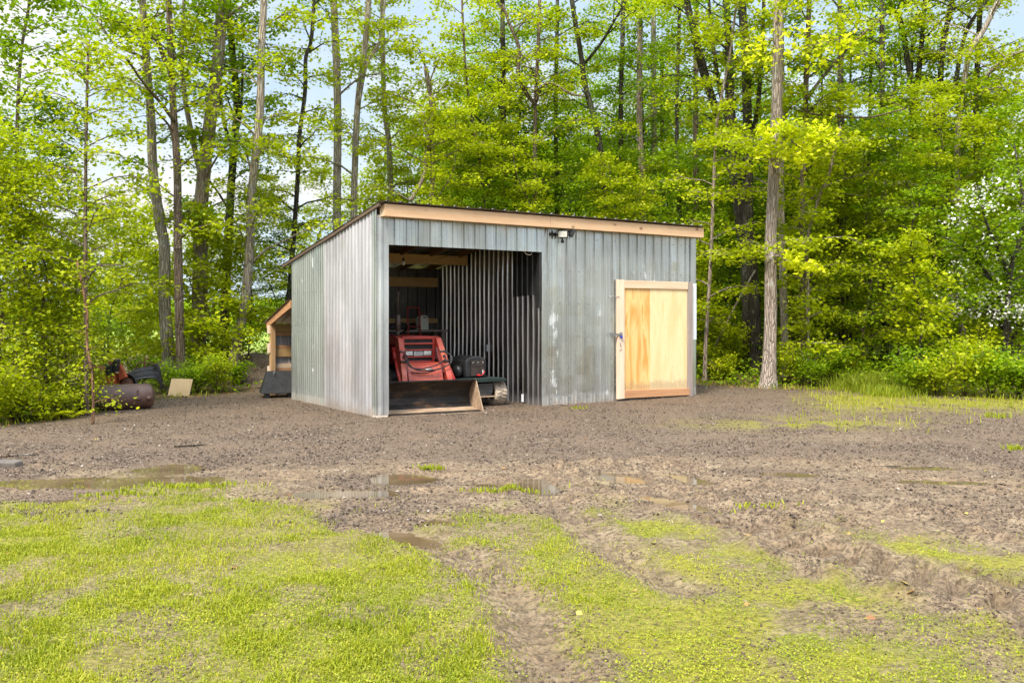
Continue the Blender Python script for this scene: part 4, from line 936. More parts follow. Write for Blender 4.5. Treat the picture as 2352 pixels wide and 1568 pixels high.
b = MB(); b.box(.07, .17, -.18, .0, .40, .56); b.box(.175, .24, -.16, .05, .45, .66); b.lathe([(0, 0), (.05, .0), (.05, .2), (0, .2)], 12, Matrix.Translation((.205, -.05, .46))); b.build('starter', M['black'], om, .01)
b = MB(); b.box(.08, .22, -.10, .12, .576, .66); b.build('tank_cover', M['rusty_pink'], om, .015)
b = MB(); b.prism([(.24, .30), (.36, .36), (.26, .58), (.24, .58)], 1, -.05, .06); b.build('side_guard', M['rusty_orange'], om, .006)
b = MB(); b.prism([(-.095, .576), (-.035, .576), (.005, .96), (-.05, .96)], 1, -.02, .04); b.build('exhaust_stack', M['black_rough'], om, .004)
b = MB(); b.box(-.36, -.25, -.10, .1, .30, .55); b.build('radiator', M['black_rough'], om, .01)
wp = at(284, 886, 15.3); ow = thing('wheel_rim', 'old rusty wheel rim leaning behind the tank', 'wheel', (wp.x, 15.4, gz1(wp.x, 15.4)), .2)
b = MB(); M4 = Matrix.Translation((0, 0, .30)) @ Matrix.Rotation(math.radians(78), 4, 'X')
b.lathe([(.145, -.04), (.17, -.05), (.175, 0), (.17, .05), (.145, .04)], 28, M4, True, True); b.build('ring', M['black_rough'], ow)
b = MB(); b.lathe([(0, 0), (.06, .01), (.144, -.01)], 20, M4); b.build('disc', M['rust'], ow)
b = MB(); b.box(-.12, .12, -.05, .10, -.02, .14); b.build('stand', M['rust'], ow, .01)
hp = at(306, 880, 15.6); hb = thing('pipe_bundle', 'bundle of bent black pipes lying beside the orange engine', 'pipes', (hp.x, 15.7, gz1(hp.x, 15.7) + .08), .12)
for i in range(8):
    o_ = i * .035; p = [Vector(q) for q in [(-.32, -.02 * i, .05 + .04 * (i % 4)), (-.20, -.10 + .03 * i, .20 + o_ * .5), (.0, -.06 + .02 * i, .26 + o_ * .7), (.25, .02 + .02 * i, .30 + o_ * .75), (.36, .08, .24 + o_), (.42, .12, .10)]]
    b = MB(); b.tube(catmull(p, 5), .02, 8); b.build('pipe', M['black' if i % 3 else 'grey_metal'], hb)
b = MB(); b.tube(catmull([Vector(q) for q in [(-.1, .1, .2), (0, .1, .5), (.1, .1, .56), (.3, .15, .52), (.4, .2, .58)]], 5), .012, 6); b.tube(catmull([Vector(q) for q in [(.15, .1, .3), (.12, .1, .6), (.2, .1, .62)]], 5), .012, 6); b.build('bent_rod', M['rust'], hb)
pb0 = at(411, 914, 16.6)
pb = thing('plywood_board', 'square tan plywood board leaning against a tree at the yard edge', 'board', (pb0.x, 16.6, gz1(pb0.x, 16.6) - .02), .12)
M4 = Matrix.Rotation(math.radians(-22), 4, 'X') @ Matrix.Rotation(math.radians(1), 4, 'Y')
b = MB(); b.prism([(-.205, 0), (.175, 0), (.215, .36), (-.17, .37)], 1, -.006, .014, M4); b.build('sheet', M['ply_board'], pb)
# slab of stone and sticks at the left
sx, sy = gp(10, 1078)
M['slab'] = m_plain('slab', (.11, .09, .075), .85, 0, .3, 14, .6)
b = MB(); b.prism([(-.22, -.10), (-.05, -.13), (.10, -.09), (.12, .02), (.06, .09), (-.2, .10)], 2, -.02, .055); o = b.build('stone_slab', M['slab'], None, .015); o.location = (sx, sy + .1, gz1(sx, sy + .1)); tag(o, 'flat grey stone slab at the left edge of the gravel', 'stone')
def stick(px, py, ln, ang, lab, r=.009, mt='bark_brown', bend=.06, h=0.0):
    X, Y = gp(px, py); z = gz1(X, Y); b = MB()
    d = Vector((math.cos(ang), math.sin(ang), 0)); q = [Vector((X, Y, z + r)) + d * ln * t + Vector((-d.y, d.x, 0)) * bend * math.sin(t * 3.1) + Vector((0, 0, h * t + .004)) for t in (-.5, -.25, 0, .25, .5)]
    b.tube(q, [r, r, r * .9, r * .75, r * .5], 6); b.tube([q[2], q[2] + Vector((d.y, -d.x, .25)) * ln * .18], [r * .6, r * .3], 5)
    tag(b.build('stick', M[mt], None), lab, 'stick')
stick(25, 1052, .5, .15, 'thin dark stick behind the stone slab at left', .012)
stick(437, 1029, .32, .02, 'short black stick on the gravel in front of the tank', .011, 'bark_dark')
stick(985, 1070, .25, .3, 'pale twig on the gravel in front of the bay', .006, 'bark_tan')
stick(2040, 1078, .22, -.5, 'dark twig lying on the gravel before the door', .008, 'bark_dark')
stick(1740, 1240, .05, 1.0, 'short stub of stalk standing in the tread-marked rut', .008, 'bark_tan', .0, .15)

# ------------------------------------------------------------------ trees
def grow(path, radii, zmin, zmax, nbr, lmin, lmax, up=.30, ntw=6, ncl=4, nlf=5, size=.095, mb=None, rnd=random, crad=.13, flat=.07, twigs=True, az0=0.0, azr=None, drop=0.0, rb=1.0):
    """limbs and twigs on a trunk path; returns leaf centres. path: Vectors from the base up"""
    zs = [p.z for p in path]; cl = []
    for i in range(nbr):
        z = zmin + (zmax - zmin) * (i + rnd.random()) / nbr
        j = 0
        while j < len(zs) - 2 and zs[j + 1] < z: j += 1
        t = min(1, max(0, (z - zs[j]) / max(1e-6, zs[j + 1] - zs[j])))
        p0 = path[j].lerp(path[j + 1], t); r0 = radii[j] * (1 - t) + radii[j + 1] * t
        fz = (z - zmin) / max(.01, zmax - zmin)
        az = az0 + i * 2.4 + rnd.uniform(-.5, .5) if azr is None else rnd.uniform(*azr)
        l = rnd.uniform(lmin, lmax) * (1 - .45 * fz)
        d = Vector((math.cos(az), math.sin(az), up * rnd.uniform(.4, 1.6)))
        q = [p0]
        for kx in range(1, 6):
            s = kx / 5
            q.append(p0 + d * l * s + Vector((rnd.uniform(-.05, .05) * l * s, rnd.uniform(-.05, .05) * l * s, (.12 * math.sin(s * 3) - drop * s * s) * l + rnd.uniform(-.03, .03) * l)))
        rr = min(r0 * .5, (.009 + .0115 * l) * rb)
        if mb: mb.tube(q, [rr, rr * .85, rr * .7, rr * .55, rr * .42, rr * .25], 5, False)
        side = Vector((-d.y, d.x, 0)).normalized(); fw = Vector((d.x, d.y, 0)).normalized()
        for w in range(ntw):
            s = .22 + .78 * (w + rnd.random()) / ntw; kk = min(4, int(s * 5)); b0 = q[kk].lerp(q[kk + 1], s * 5 - kk)
            sg = 1 if w % 2 else -1; tl = l * (.50 - .28 * s) * rnd.uniform(.5, 1.3)
            e = b0 + side * sg * tl + fw * tl * rnd.uniform(.2, .8) + Vector((0, 0, tl * rnd.uniform(-.22, .22)))
            if mb and twigs: mb.tube([b0, b0.lerp(e, .5) + Vector((0, 0, .03 * tl)), e], [rr * .4, rr * .28, rr * .15], 3, False)
            for c in range(ncl):
                f = .25 + .75 * (c + rnd.random()) / ncl
                cl.append(b0.lerp(e, f) + Vector((rnd.gauss(0, .05), rnd.gauss(0, .05), rnd.gauss(0, .04))))
        for c in range(3): cl.append(q[5].lerp(q[4], rnd.random()) + Vector((0, 0, rnd.gauss(0, .03))))
    if not cl: return np.zeros((0, 3)), np.zeros(0)
    cl = np.array([tuple(c) for c in cl]); n = len(cl)
    ct = rng.normal(0, .16, n)
    pts = np.repeat(cl, nlf, 0); off = rng.normal(0, 1, (n * nlf, 3)) * np.array([crad, crad, flat])
    off[:, 2] -= np.hypot(off[:, 0], off[:, 1]) * .35
    return pts + off, np.repeat(ct, nlf)
def trunk_path(pts, depth, ztop, wob=0.0):
    """photo polyline (top to bottom or bottom to top) at a distance -> smooth path from the ground up"""
    w = sorted([at(x, y, depth) for x, y in pts], key=lambda p: p.z)
    d = (w[1] - w[0]) / max(.01, (w[1].z - w[0].z)); zg = gz1(w[0].x, depth) - .08
    base = w[0] + d * (zg - w[0].z) * .8; base.z = zg
    if w[0].z > zg + .15: w = [base] + w
    else: w[0].z = zg
    t = (w[-1] - w[-2]) / max(.01, (w[-1].z - w[-2].z))
    if ztop > w[-1].z + .3:
        e = w[-1] + t * .6 * (ztop - w[-1].z); e.z = ztop; w.append(e)
    for i, p in enumerate(w): p.y += .12 * math.sin(p.z * .7 + depth * 3)
    return catmull(w, 5)
def tree(name, label, depth, pts, wpx, bark, leaf, ztop=11.0, fol=None, forks=(), flare=1.5, group=None, tint=.5, extra=None):
    path = trunk_path(pts, depth, ztop); base = path[0].copy()
    root = thing(name, label, 'tree', base, 0, group)
    rb, rt = wpx[0] * depth / F / 2, wpx[1] * depth / F / 2
    zv = 1.5 + H / F * depth
    def rad(z): return max(.012, rb + (rt - rb) * min(1, max(0, z / zv)) if z < zv else rt * (1 - .75 * (z - zv) / max(1, ztop - zv)))
    rr = [rad(p.z) * (1 + (flare - 1) * math.exp(-max(0, p.z - base.z) / .28)) for p in path]
    loc = [p - base for p in path]
    rnd = random.Random(hash_(label))
    mb = MB(); mb.tube(loc, rr, 14, True, True, .035)
    cents, tints = [], []
    f = dict(zmin=2.5, zmax=ztop, nbr=18, lmin=.8, lmax=2.2); f.update(fol or {})
    c, t = grow(loc, rr, mb=mb, rnd=rnd, az0=depth, **f); cents.append(c); tints.append(t)
    for fk in forks:
        fp, fw = fk[0], fk[1]
        q = catmull([at(x, y, depth + (fk[2] if len(fk) > 2 else 0) * i / max(1, len(fp) - 1)) - base for i, (x, y) in enumerate(fp)], 5)
        r0, r1 = fw[0] * depth / F / 2, fw[1] * depth / F / 2
        fr = [r0 + (r1 - r0) * i / (len(q) - 1) for i in range(len(q))]
        mb.tube(q, fr, 9, True, True, .04)
        zz = [p.z for p in q]; f2 = dict(f); f2.update(zmin=min(zz) + .3 * (max(zz) - min(zz)), zmax=max(zz), nbr=max(5, f['nbr'] // 3))
        c, t = grow(q, fr, mb=mb, rnd=rnd, **f2); cents.append(c); tints.append(t)
    mb.build('trunk', M[bark], root)
    c = np.concatenate(cents); t = np.concatenate(tints)
    if len(c):
        tt = tint + t + rng.normal(0, .13, len(c))
        link('crown', leaf_mesh('crown', c, f.get('size', .095) * rng.uniform(.5, 1.35, len(c)), M[leaf], tt), root)
    if extra:
        for (nm, lf, sz, cc) in extra:
            cc = np.array([tuple(Vector(p) - base) for p in cc]); link(nm, leaf_mesh(nm, cc, sz * rng.uniform(.7, 1.3, len(cc)), M[lf], .5 + rng.normal(0, .2, len(cc)), tilt=.7), root)
    return root
def hash_(s):
    h = 7
    for ch in s: h = (h * 131 + ord(ch)) % 1000003
    return h
def spray(pix, depth, n, rx, rz=.12, ry=.35):
    """leaf centres round a row of points, for a leafy shoot seen in front of a trunk"""
    out = []
    for (x, y) in pix:
        c = at(x, y, depth + random.uniform(-.15, .15))
        for _ in range(n): out.append(c + Vector((random.gauss(0, rx), random.gauss(0, ry), random.gauss(0, rz))))
    return out

LF = dict(ntw=7, ncl=5, nlf=5, size=.082)
sparse = dict(zmin=3.0, nbr=14, lmin=.7, lmax=2.0, **LF)
# the left-hand trees, against the sky
tree('young_maple', 'slim grey young tree before the left end of the brown tank', 13.4, [(193, 945), (200, 760), (203, 620), (205, 400), (203, 180)], (11, 5), 'bark_brown', 'leaf_olive', 5.6, dict(zmin=1.7, nbr=30, lmin=.5, lmax=1.4, up=.22, **dict(LF, ntw=6, ncl=4, nlf=4, size=.065)), flare=1.3, tint=.5)
tree('sapling', 'thin reddish sapling with a crooked stem in front of the brown tank', 12.45, [(217, 975), (213, 880), (196, 790), (194, 720), (180, 650), (168, 600)], (6.5, 2.5), 'bark_red', 'leaf_lime', 2.4, dict(zmin=.35, nbr=9, lmin=.12, lmax=.4, **dict(LF, ntw=4, ncl=3, nlf=3, size=.05)), flare=1.2)
tree('maple_tree', 'thick grey-barked tree left of the leaning plywood board', 18.4, [(332, 0), (338, 156), (344, 273), (346, 390), (363, 508), (375, 574), (378, 691), (387, 779), (398, 900)], (30, 15), 'bark_grey', 'leaf_green', 10.5, sparse,
     forks=[([(345, 160), (322, 130), (300, 120), (262, 100), (225, 50), (190, 15), (120, 20)], (8, 3), -1.0)])
tree('maple_tree', 'dark brown trunk directly behind the leaning plywood board', 17.9, [(385, 0), (387, 117), (394, 254), (406, 390), (412, 566), (413, 574), (417, 721), (420, 880)], (22, 13), 'bark_brown', 'leaf_lime', 10.5, dict(sparse, nbr=20),
     forks=[([(401, 280), (372, 240), (350, 215), (318, 175), (290, 130)], (9, 4), -1.5), ([(393, 170), (375, 130), (360, 85), (352, 40)], (12, 8), .5)])
tree('maple_tree', 'broad tan trunk with a thin limb forking off low on its left', 19.2, [(506, 0), (504, 117), (488, 273), (473, 390), (461, 507), (460, 574), (454, 721), (445, 838)], (38, 24), 'bark_tan', 'leaf_green', 11, dict(sparse, zmin=3.2, nbr=18),
     forks=[([(470, 420), (456, 380), (441, 312), (426, 234), (418, 156), (420, 59), (424, -20)], (15, 8), .6), ([(500, 150), (515, 60), (540, 25), (590, 0)], (9, 5), .3)])
tree('maple_tree', 'dark trunk splitting into three stems, between the tan trunk and the right-leaning one', 20.4, [(528, 0), (535, 117), (543, 234), (536, 320), (527, 429), (523, 527), (521, 574), (519, 691)], (22, 14), 'bark_dark', 'leaf_green', 11, dict(sparse, zmin=2.8),
     forks=[([(530, 325), (515, 285), (508, 234), (505, 150), (495, 60)], (9, 5), .5), ([(540, 315), (552, 270), (556, 200), (558, 120)], (8, 4), -.5)])
tree('maple_tree', 'grey trunk leaning right as it rises, farthest right of the group by the sky gap', 19.0, [(607, 0), (603, 117), (601, 254), (588, 371), (576, 468), (572, 566), (559, 691), (542, 779), (533, 838)], (24, 15), 'bark_grey', 'leaf_lime', 11, dict(sparse, zmin=2.0, nbr=22),
     forks=[([(583, 420), (568, 360), (558, 330)], (6, 3), .5)])
tree('young_maple', 'slender dark tree rising above the back corner of the shed roof', 20.8, [(723, 0), (717, 98), (705, 137), (703, 215), (689, 312), (683, 410), (670, 566)], (13, 8), 'bark_dark', 'leaf_lime', 9.6, dict(sparse, zmin=1.9, nbr=30, lmin=.8, lmax=1.9, up=.15))
tree('maple_tree', 'straight grey pole-like trunk behind the left slope of the shed roof', 22.0, [(767, 0), (773, 234), (775, 523)], (21, 16), 'bark_grey', 'leaf_green', 11.5, dict(sparse, zmin=6.0, nbr=8))
tree('maple_tree', 'pale trunk forking high up, just right of the straight pole-like one', 22.0, [(847, 0), (836, 117), (820, 234), (814, 390), (814, 504)], (17, 13), 'bark_grey', 'leaf_lime', 11.5, dict(sparse, zmin=4.5, nbr=14),
     forks=[([(824, 240), (840, 156), (860, 115), (871, 98), (882, 23), (884, -20)], (8, 5), .4)])
tree('maple_tree', 'leaf-wrapped trunk behind the left end of the fascia board', 23.5, [(877, 39), (882, 234), (894, 332), (900, 461)], (16, 10), 'bark_grey', 'leaf_lime', 11, dict(sparse, zmin=2.6, nbr=36, lmin=.4, lmax=1.5))
tree('young_maple', 'thin leaning tree at the far left edge with a grey-mottled stem', 15.5, [(60, 0), (45, 117), (43, 273), (47, 430), (51, 527), (58, 640), (62, 800)], (12, 6), 'bark_brown', 'leaf_green', 8.0, dict(zmin=1.3, nbr=40, lmin=.6, lmax=1.8, up=.2, **LF), tint=.55)
# behind the roof
tree('maple_tree', 'reddish-brown bare trunk with two dark bowed shoots behind the roof', 22.5, [(978, 156), (990, 234), (992, 332), (992, 473)], (13, 10), 'bark_tan', 'leaf_lime', 7.8, dict(sparse, zmin=5.0, nbr=9),
     forks=[([(985, 345), (980, 300), (972, 258)], (9, 5), -.3), ([(980, 345), (975, 400), (958, 435), (943, 461)], (8, 9), -.6), ([(990, 250), (1000, 240), (985, 200), (1010, 130)], (6, 3), -.5)])
tree('maple_tree', 'straight dark trunk behind the middle of the roof, thickest there', 24, [(1154, 0), (1156, 195), (1156, 312), (1160, 469)], (16, 11), 'bark_dark', 'leaf_lime', 12, dict(sparse, zmin=4.5, nbr=18, lmax=2.6), forks=[([(1157, 330), (1130, 310), (1095, 270), (1060, 255)], (6, 3), -1.5)])
tree('maple_tree', 'trunk with a wide Y-shaped fork above the floodlight', 23.5, [(1240, 0), (1234, 156), (1230, 234), (1228, 390), (1228, 476)], (12, 8), 'bark_brown', 'leaf_lime', 12, dict(sparse, zmin=4.2, nbr=16, lmax=2.4),
     forks=[([(1230, 242), (1202, 205), (1190, 170), (1192, 110), (1172, 60), (1154, 10)], (10, 6), -.4), ([(1231, 235), (1245, 200), (1270, 192), (1310, 215), (1345, 222)], (8, 4), -1)])
tree('maple_tree', 'dark trunk leaning left at its top behind the right half of the roof', 25, [(1314, 0), (1334, 129), (1341, 187), (1361, 266), (1376, 332), (1388, 449)], (18, 11), 'bark_dark', 'leaf_lime', 12, dict(sparse, zmin=4.2, nbr=17, lmax=2.5), forks=[([(1340, 150), (1380, 100), (1410, 50), (1440, 0)], (8, 4), -1)])
tree('maple_tree', 'grey trunk with flaking bark between the leaning trunk and its slim grey twin', 26, [(1470, 98), (1470, 273), (1474, 390)], (16, 13), 'bark_tan', 'leaf_green', 10, dict(sparse, zmin=4.5, nbr=13))
tree('maple_tree', 'slim grey trunk just right of the one with flaking bark, above the roof', 27, [(1501, 78), (1503, 418)], (14, 11), 'bark_grey', 'leaf_lime', 11, dict(sparse, zmin=4.5, nbr=13))
tree('young_maple', 'black slender trunk right of the slim grey one above the roof end', 28, [(1520, 100), (1522, 273), (1524, 390)], (10, 7), 'bark_dark', 'leaf_green', 10, dict(sparse, zmin=3.4, nbr=16))
tree('young_maple', 'wiry thin tree with arching stem left of the thickest roof-side trunk', 22.8, [(1063, 39), (1073, 195), (1095, 332), (1110, 449)], (8, 5), 'bark_brown', 'leaf_lime', 9.5, dict(sparse, zmin=2.6, nbr=28, up=.2))
tree('young_maple', 'short dark stem close right of the thickest roof-side trunk', 25.5, [(1192, 280), (1186, 332), (1184, 453)], (10, 6), 'bark_dark', 'leaf_green', 8, dict(sparse, zmin=2.4, nbr=28, up=.2))
# the dark clump right of the door
tree('maple_tree', 'blackish trunk curving left at the top in the dark clump right of the shed', 22.2, [(1575, 0), (1599, 92), (1636, 220), (1665, 311), (1680, 366), (1700, 517), (1712, 640), (1716, 800)], (26, 14), 'bark_dark', 'leaf_lime', 11, dict(sparse, zmin=6, nbr=9), forks=[([(1650, 260), (1625, 215), (1600, 130), (1590, 70), (1570, 10)], (8, 4), -.6)])
tree('maple_tree', 'thickest blackish trunk, in the middle of the dark clump right of the shed', 21.8, [(1669, 0), (1676, 92), (1680, 256), (1687, 348), (1698, 476), (1716, 600), (1724, 810)], (36, 16), 'bark_dark', 'leaf_green', 11, dict(sparse, zmin=6, nbr=9), forks=[([(1684, 320), (1660, 240), (1640, 120), (1628, 0)], (12, 7), .5)])
tree('maple_tree', 'tall mottled dark trunk with a right-hand limb, right in the dark clump', 21.0, [(1704, 0), (1709, 110), (1713, 256), (1716, 366), (1720, 513), (1733, 650), (1740, 830)], (28, 18), 'bark_dark', 'leaf_lime', 11, dict(sparse, zmin=6, nbr=9), forks=[([(1722, 330), (1738, 265), (1746, 183), (1753, 55), (1755, -20)], (12, 8), .3)])
sp1 = spray([(1742, 292), (1758, 322), (1748, 345), (1772, 300), (1790, 330), (1812, 296), (1806, 342), (1835, 335), (1828, 362), (1858, 340), (1868, 318), (1892, 296), (1846, 372), (1902, 312)] + [(1850, 325), (1870, 305), (1885, 290), (1790, 290), (1815, 310), (1760, 300), (1900, 330), (1815, 355), (1770, 365), (1845, 350)], 17.9, 24, .08, .085, .22)
sp2 = spray([(1808, 585), (1822, 600), (1838, 603), (1850, 612), (1866, 608), (1882, 614), (1815, 612), (1830, 588), (1845, 618)], 17.9, 24, .055, .055, .15)
sp3 = spray([(1705, 118), (1722, 150), (1738, 112), (1750, 90), (1768, 130), (1795, 108), (1812, 138), (1830, 92), (1846, 120), (1862, 150), (1880, 100), (1895, 128), (1918, 108), (1815, 72), (1850, 60), (1780, 78), (1930, 90), (1950, 112)], 18.2, 18, .10, .10, .3)
tree('maple_tree', 'tall tan trunk standing alone at the gravel edge right of the shed', 18.7, [(1784, 0), (1782, 146), (1782, 256), (1780, 366), (1777, 476), (1774, 548), (1772, 732), (1766, 841), (1762, 897)], (30, 21), 'bark_rough', 'leaf_lime', 11, dict(sparse, zmin=6.6, nbr=12), flare=1.75,
     forks=[([(1776, 590), (1792, 588), (1815, 600), (1850, 606), (1880, 612)], (5, 2), -.7), ([(1782, 410), (1790, 370), (1805, 345), (1850, 325), (1890, 300)], (6, 2), -.7), ([(1781, 400), (1770, 365), (1745, 340)], (5, 2), -.7)],
     extra=[('bright_shoot', 'leaf_bright', .10, sp1 + sp2 + sp3)])
tree('maple_tree', 'grey trunk close behind the lone tan trunk, on its right', 20.6, [(1794, 250), (1796, 402), (1800, 650), (1803, 840)], (18, 14), 'bark_grey', 'leaf_green', 10.5, dict(sparse, zmin=4, nbr=16))
tree('maple_tree', 'straight slim grey trunk second to the right of the lone tan trunk', 20.2, [(1856, 100), (1854, 183), (1852, 330), (1844, 476), (1842, 585), (1840, 860)], (15, 11), 'bark_brown', 'leaf_lime', 10.5, dict(sparse, zmin=3.2, nbr=22), forks=[([(1853, 230), (1880, 190), (1930, 130), (1980, 80), (2040, 30)], (9, 4), -.8), ([(1854, 260), (1900, 265), (1990, 270), (2080, 250)], (6, 3), -1.2)])
tree('young_maple', 'thin pale leaning stem beside the right end of the shed', 20.0, [(1678, 128), (1650, 275), (1640, 420), (1631, 585), (1619, 790), (1618, 878)], (9, 5), 'bark_tan', 'leaf_lime', 8.5, dict(sparse, zmin=1.2, nbr=26, lmin=.5, lmax=1.5, up=.15))
tree('young_maple', 'thin crooked stem with leaf tufts at its foot, right of the lone tan trunk', 19.2, [(1900, 400), (1880, 450), (1854, 548), (1858, 660), (1860, 768), (1863, 875)], (8, 5), 'bark_tan', 'leaf_lime', 5.5, dict(sparse, zmin=.3, nbr=26, lmin=.4, lmax=1.3, up=.2))
tree('maple_tree', 'dark forked trunk leaning left high above the grass tuft', 24.5, [(2035, 0), (2064, 55), (2086, 165), (2101, 220), (2099, 300), (2100, 420)], (18, 12), 'bark_dark', 'leaf_lime', 12, dict(sparse, zmin=4.5, nbr=18, lmax=2.6), forks=[([(2101, 240), (2106, 200), (2116, 110), (2124, 0)], (14, 10), .4)])
tree('maple_tree', 'dark trunk with a Y fork, high between the left-leaning and the pale leaning trunks', 24, [(2185, 0), (2167, 110), (2163, 220), (2156, 300), (2150, 420)], (18, 12), 'bark_dark', 'leaf_lime', 12, dict(sparse, zmin=4.5, nbr=18, lmax=2.5), forks=[([(2158, 280), (2190, 210), (2205, 130), (2225, 60), (2270, 0)], (12, 7), -.4)])
tree('maple_tree', 'pale grey trunk leaning right in the upper right corner', 22.5, [(2290, 0), (2284, 11), (2254, 73), (2222, 128), (2210, 220), (2204, 293), (2205, 420)], (17, 11), 'bark_grey', 'leaf_lime', 12, dict(sparse, zmin=4.2, nbr=20, lmax=2.4), forks=[([(2250, 200), (2275, 165), (2310, 135), (2370, 110)], (9, 5), -1)])

# young leafy trees filling the woods: archetypes, each copied with its parts
def archetype(h, n, lmin, lmax, leaf, bark, seed, zmin=.6, size=.085, up=.12, r=.035, ntw=8, ncl=6, nlf=5, tint=.5, lean=0.0, drop=0.1):
    rnd = random.Random(seed)
    path = catmull([Vector((rnd.uniform(-.12, .12) * i + lean * i * i * .1, rnd.uniform(-.12, .12) * i, h * i / 5 - .1)) for i in range(6)], 4)
    rr = [r * (1 - .8 * i / (len(path) - 1)) for i in range(len(path))]
    mb = MB(); mb.tube(path, rr, 8)
    c, t = grow(path, rr, zmin, h - .05, n, lmin, lmax, up, ntw, ncl, nlf, mb=mb, rnd=rnd, az0=seed, drop=drop, twigs=True)
    c = np.concatenate([c, np.array([tuple(path[-1])]) + rng.normal(0, .12, (60, 3))]); t = np.concatenate([t, np.zeros(60)])
    trunk = mb.build('trunk', M[bark]); me_t = trunk.data; bpy.data.objects.remove(trunk)
    me_c = leaf_mesh('crown', c, size * rng.uniform(.45, 1.35, len(c)), M[leaf], tint + t + rng.normal(0, .13, len(c)))
    return me_t, me_c
ARCH = dict(
    beech=archetype(7.2, 38, 1.0, 2.3, 'leaf_green', 'bark_dark', 3),
    lime=archetype(8.0, 36, .9, 2.2, 'leaf_lime', 'bark_brown', 5, .9),
    yellow=archetype(6.5, 36, .9, 2.1, 'leaf_olive', 'bark_brown', 8, .7),
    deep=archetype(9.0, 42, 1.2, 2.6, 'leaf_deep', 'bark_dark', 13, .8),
    small=archetype(3.2, 24, .5, 1.3, 'leaf_lime', 'bark_brown', 17, .25, .08, r=.018),
    tall=archetype(11.0, 44, 1.2, 2.6, 'leaf_green', 'bark_dark', 19, 2.6),
    cedar=archetype(4.6, 54, .5, 1.25, 'leaf_lime', 'bark_brown', 23, .15, .064, up=.05, ntw=8, ncl=5, nlf=5, tint=.45, drop=.2),
)
def plant(kind, x, y, sc, rz, label, name='young_maple', cat='tree', group=None):
    me_t, me_c = ARCH[kind]
    root = thing(name, label, cat, (x, y, gz1(x, y)), rz, group); root.scale = (sc, sc, sc)
    link('trunk', me_t, root); link('crown', me_c, root)
    return root
# px of the stem, distance, kind, size, label
U = [
 (1010, 21.5, 'lime', .80, 'low lime-green maple just behind the left part of the roof'), (1105, 23.0, 'beech', .85, 'mid-green bushy maple behind the roof, left of the thickest trunk'),
 (1215, 22.5, 'lime', .78, 'yellow-green maple crown peeping over the roof above the floodlight'), (1310, 24.0, 'beech', .95, 'bushy green maple behind the roof right of the floodlight'),
 (1400, 23.0, 'yellow', .85, 'olive-yellow young maple above the middle of the fascia board'), (1480, 22.6, 'lime', .62, 'short lime-green maple above the right part of the fascia board'),
 (1570, 23.0, 'beech', .80, 'green young maple over the right end of the roof'), (1595, 21.2, 'small', 1.0, 'low leafy sapling squeezed beside the right end of the shed'),
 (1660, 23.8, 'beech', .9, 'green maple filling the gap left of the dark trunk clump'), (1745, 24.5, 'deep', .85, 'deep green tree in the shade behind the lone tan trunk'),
 (1820, 23.5, 'beech', .8, 'shaded green maple right behind the two slim grey trunks'), (1905, 22.4, 'yellow', .95, 'olive-yellow maple with spreading shelves above the grass tuft'),
 (1985, 21.2, 'yellow', .9, 'tall olive-green maple left of the blossoming tree'), (2060, 20.6, 'beech', .85, 'rounded green maple standing right of the grass tuft'),
 (2130, 21.5, 'lime', .85, 'light green maple close left of the white-blossom tree'), (2215, 22.8, 'beech', 1.0, 'big green maple behind the white-blossom tree'),
 (2330, 22.0, 'lime', 1.0, 'lime maple at the right edge above the white-blossom tree'), (2400, 20.5, 'beech', .9, 'green maple cut by the right edge of the picture'),
 (10, 13.2, 'cedar', .95, 'yellowish feathery cedar at the far left edge'), (88, 13.6, 'cedar', .82, 'yellow-olive feathery cedar second from the left edge'), (150, 14.3, 'cedar', .66, 'smaller yellow cedar left of the slim grey young tree'),
 (-60, 15.5, 'yellow', .7, 'olive-yellow maple leaning in from beyond the left edge'), (120, 16.5, 'beech', .75, 'green bush-like maple behind the left cedars'), (255, 18.5, 'yellow', .62, 'yellow-green sapling behind the orange engine'),
 (300, 20.5, 'small', 1.25, 'low lime sapling behind the black pipes'), (475, 18.9, 'small', 1.15, 'leafy sapling at the foot of the broad tan trunk'), (570, 19.5, 'lime', .50, 'low lime-green maple beside the gravel mound'),
 (625, 21.0, 'beech', .52, 'green sapling behind the lean-to roof'), (660, 22.5, 'lime', .62, 'lime maple behind the back corner of the shed'), (735, 24.5, 'lime', .72, 'soft yellow-green maple far behind the left roof slope'),
 (840, 25.5, 'lime', .82, 'yellow-green maple between the pale forked trunk and the leaf-wrapped one'), (930, 24.5, 'yellow', .85, 'golden-olive maple behind the left end of the fascia'),
 (505, 21.5, 'small', 1.2, 'small green sapling right of the broad tan trunk'), (350, 23.0, 'small', 1.0, 'small sapling seen against the bright field between the left trunks'),
]
for i, (px, d, kd, sc, lab) in enumerate(U):
    p = at(px, 800, d); plant(kd, p.x, d, sc, i * 1.7, lab, 'cedar_tree' if kd == 'cedar' else 'young_maple')
# farther leafy trees, one like the other
kinds = ['beech', 'lime', 'lime', 'tall', 'beech', 'tall', 'lime', 'beech']
far = []
rr_ = random.Random(5)
for row, (d, x0, x1, st) in enumerate(((26.5, 960, 2440, 92), (30.5, 980, 2440, 84), (35.0, 1000, 2440, 78), (40, 1010, 2440, 80))):
    x = x0 + row * 23
    while x < x1:
        far.append((x + rr_.uniform(-25, 25), d + rr_.uniform(-1.4, 1.4), kinds[rr_.randrange(8)], rr_.uniform(.8, 1.15))); x += st
for i, (px, d, kd, sc) in enumerate(far):
    X = (px - CX) / F * d
    plant(kd, X, d, sc, i * 2.1, 'leafy tree deep in the woods behind the shed, one of the massed crowns', 'forest_tree', 'tree', 'massed leafy trees deep in the woods')
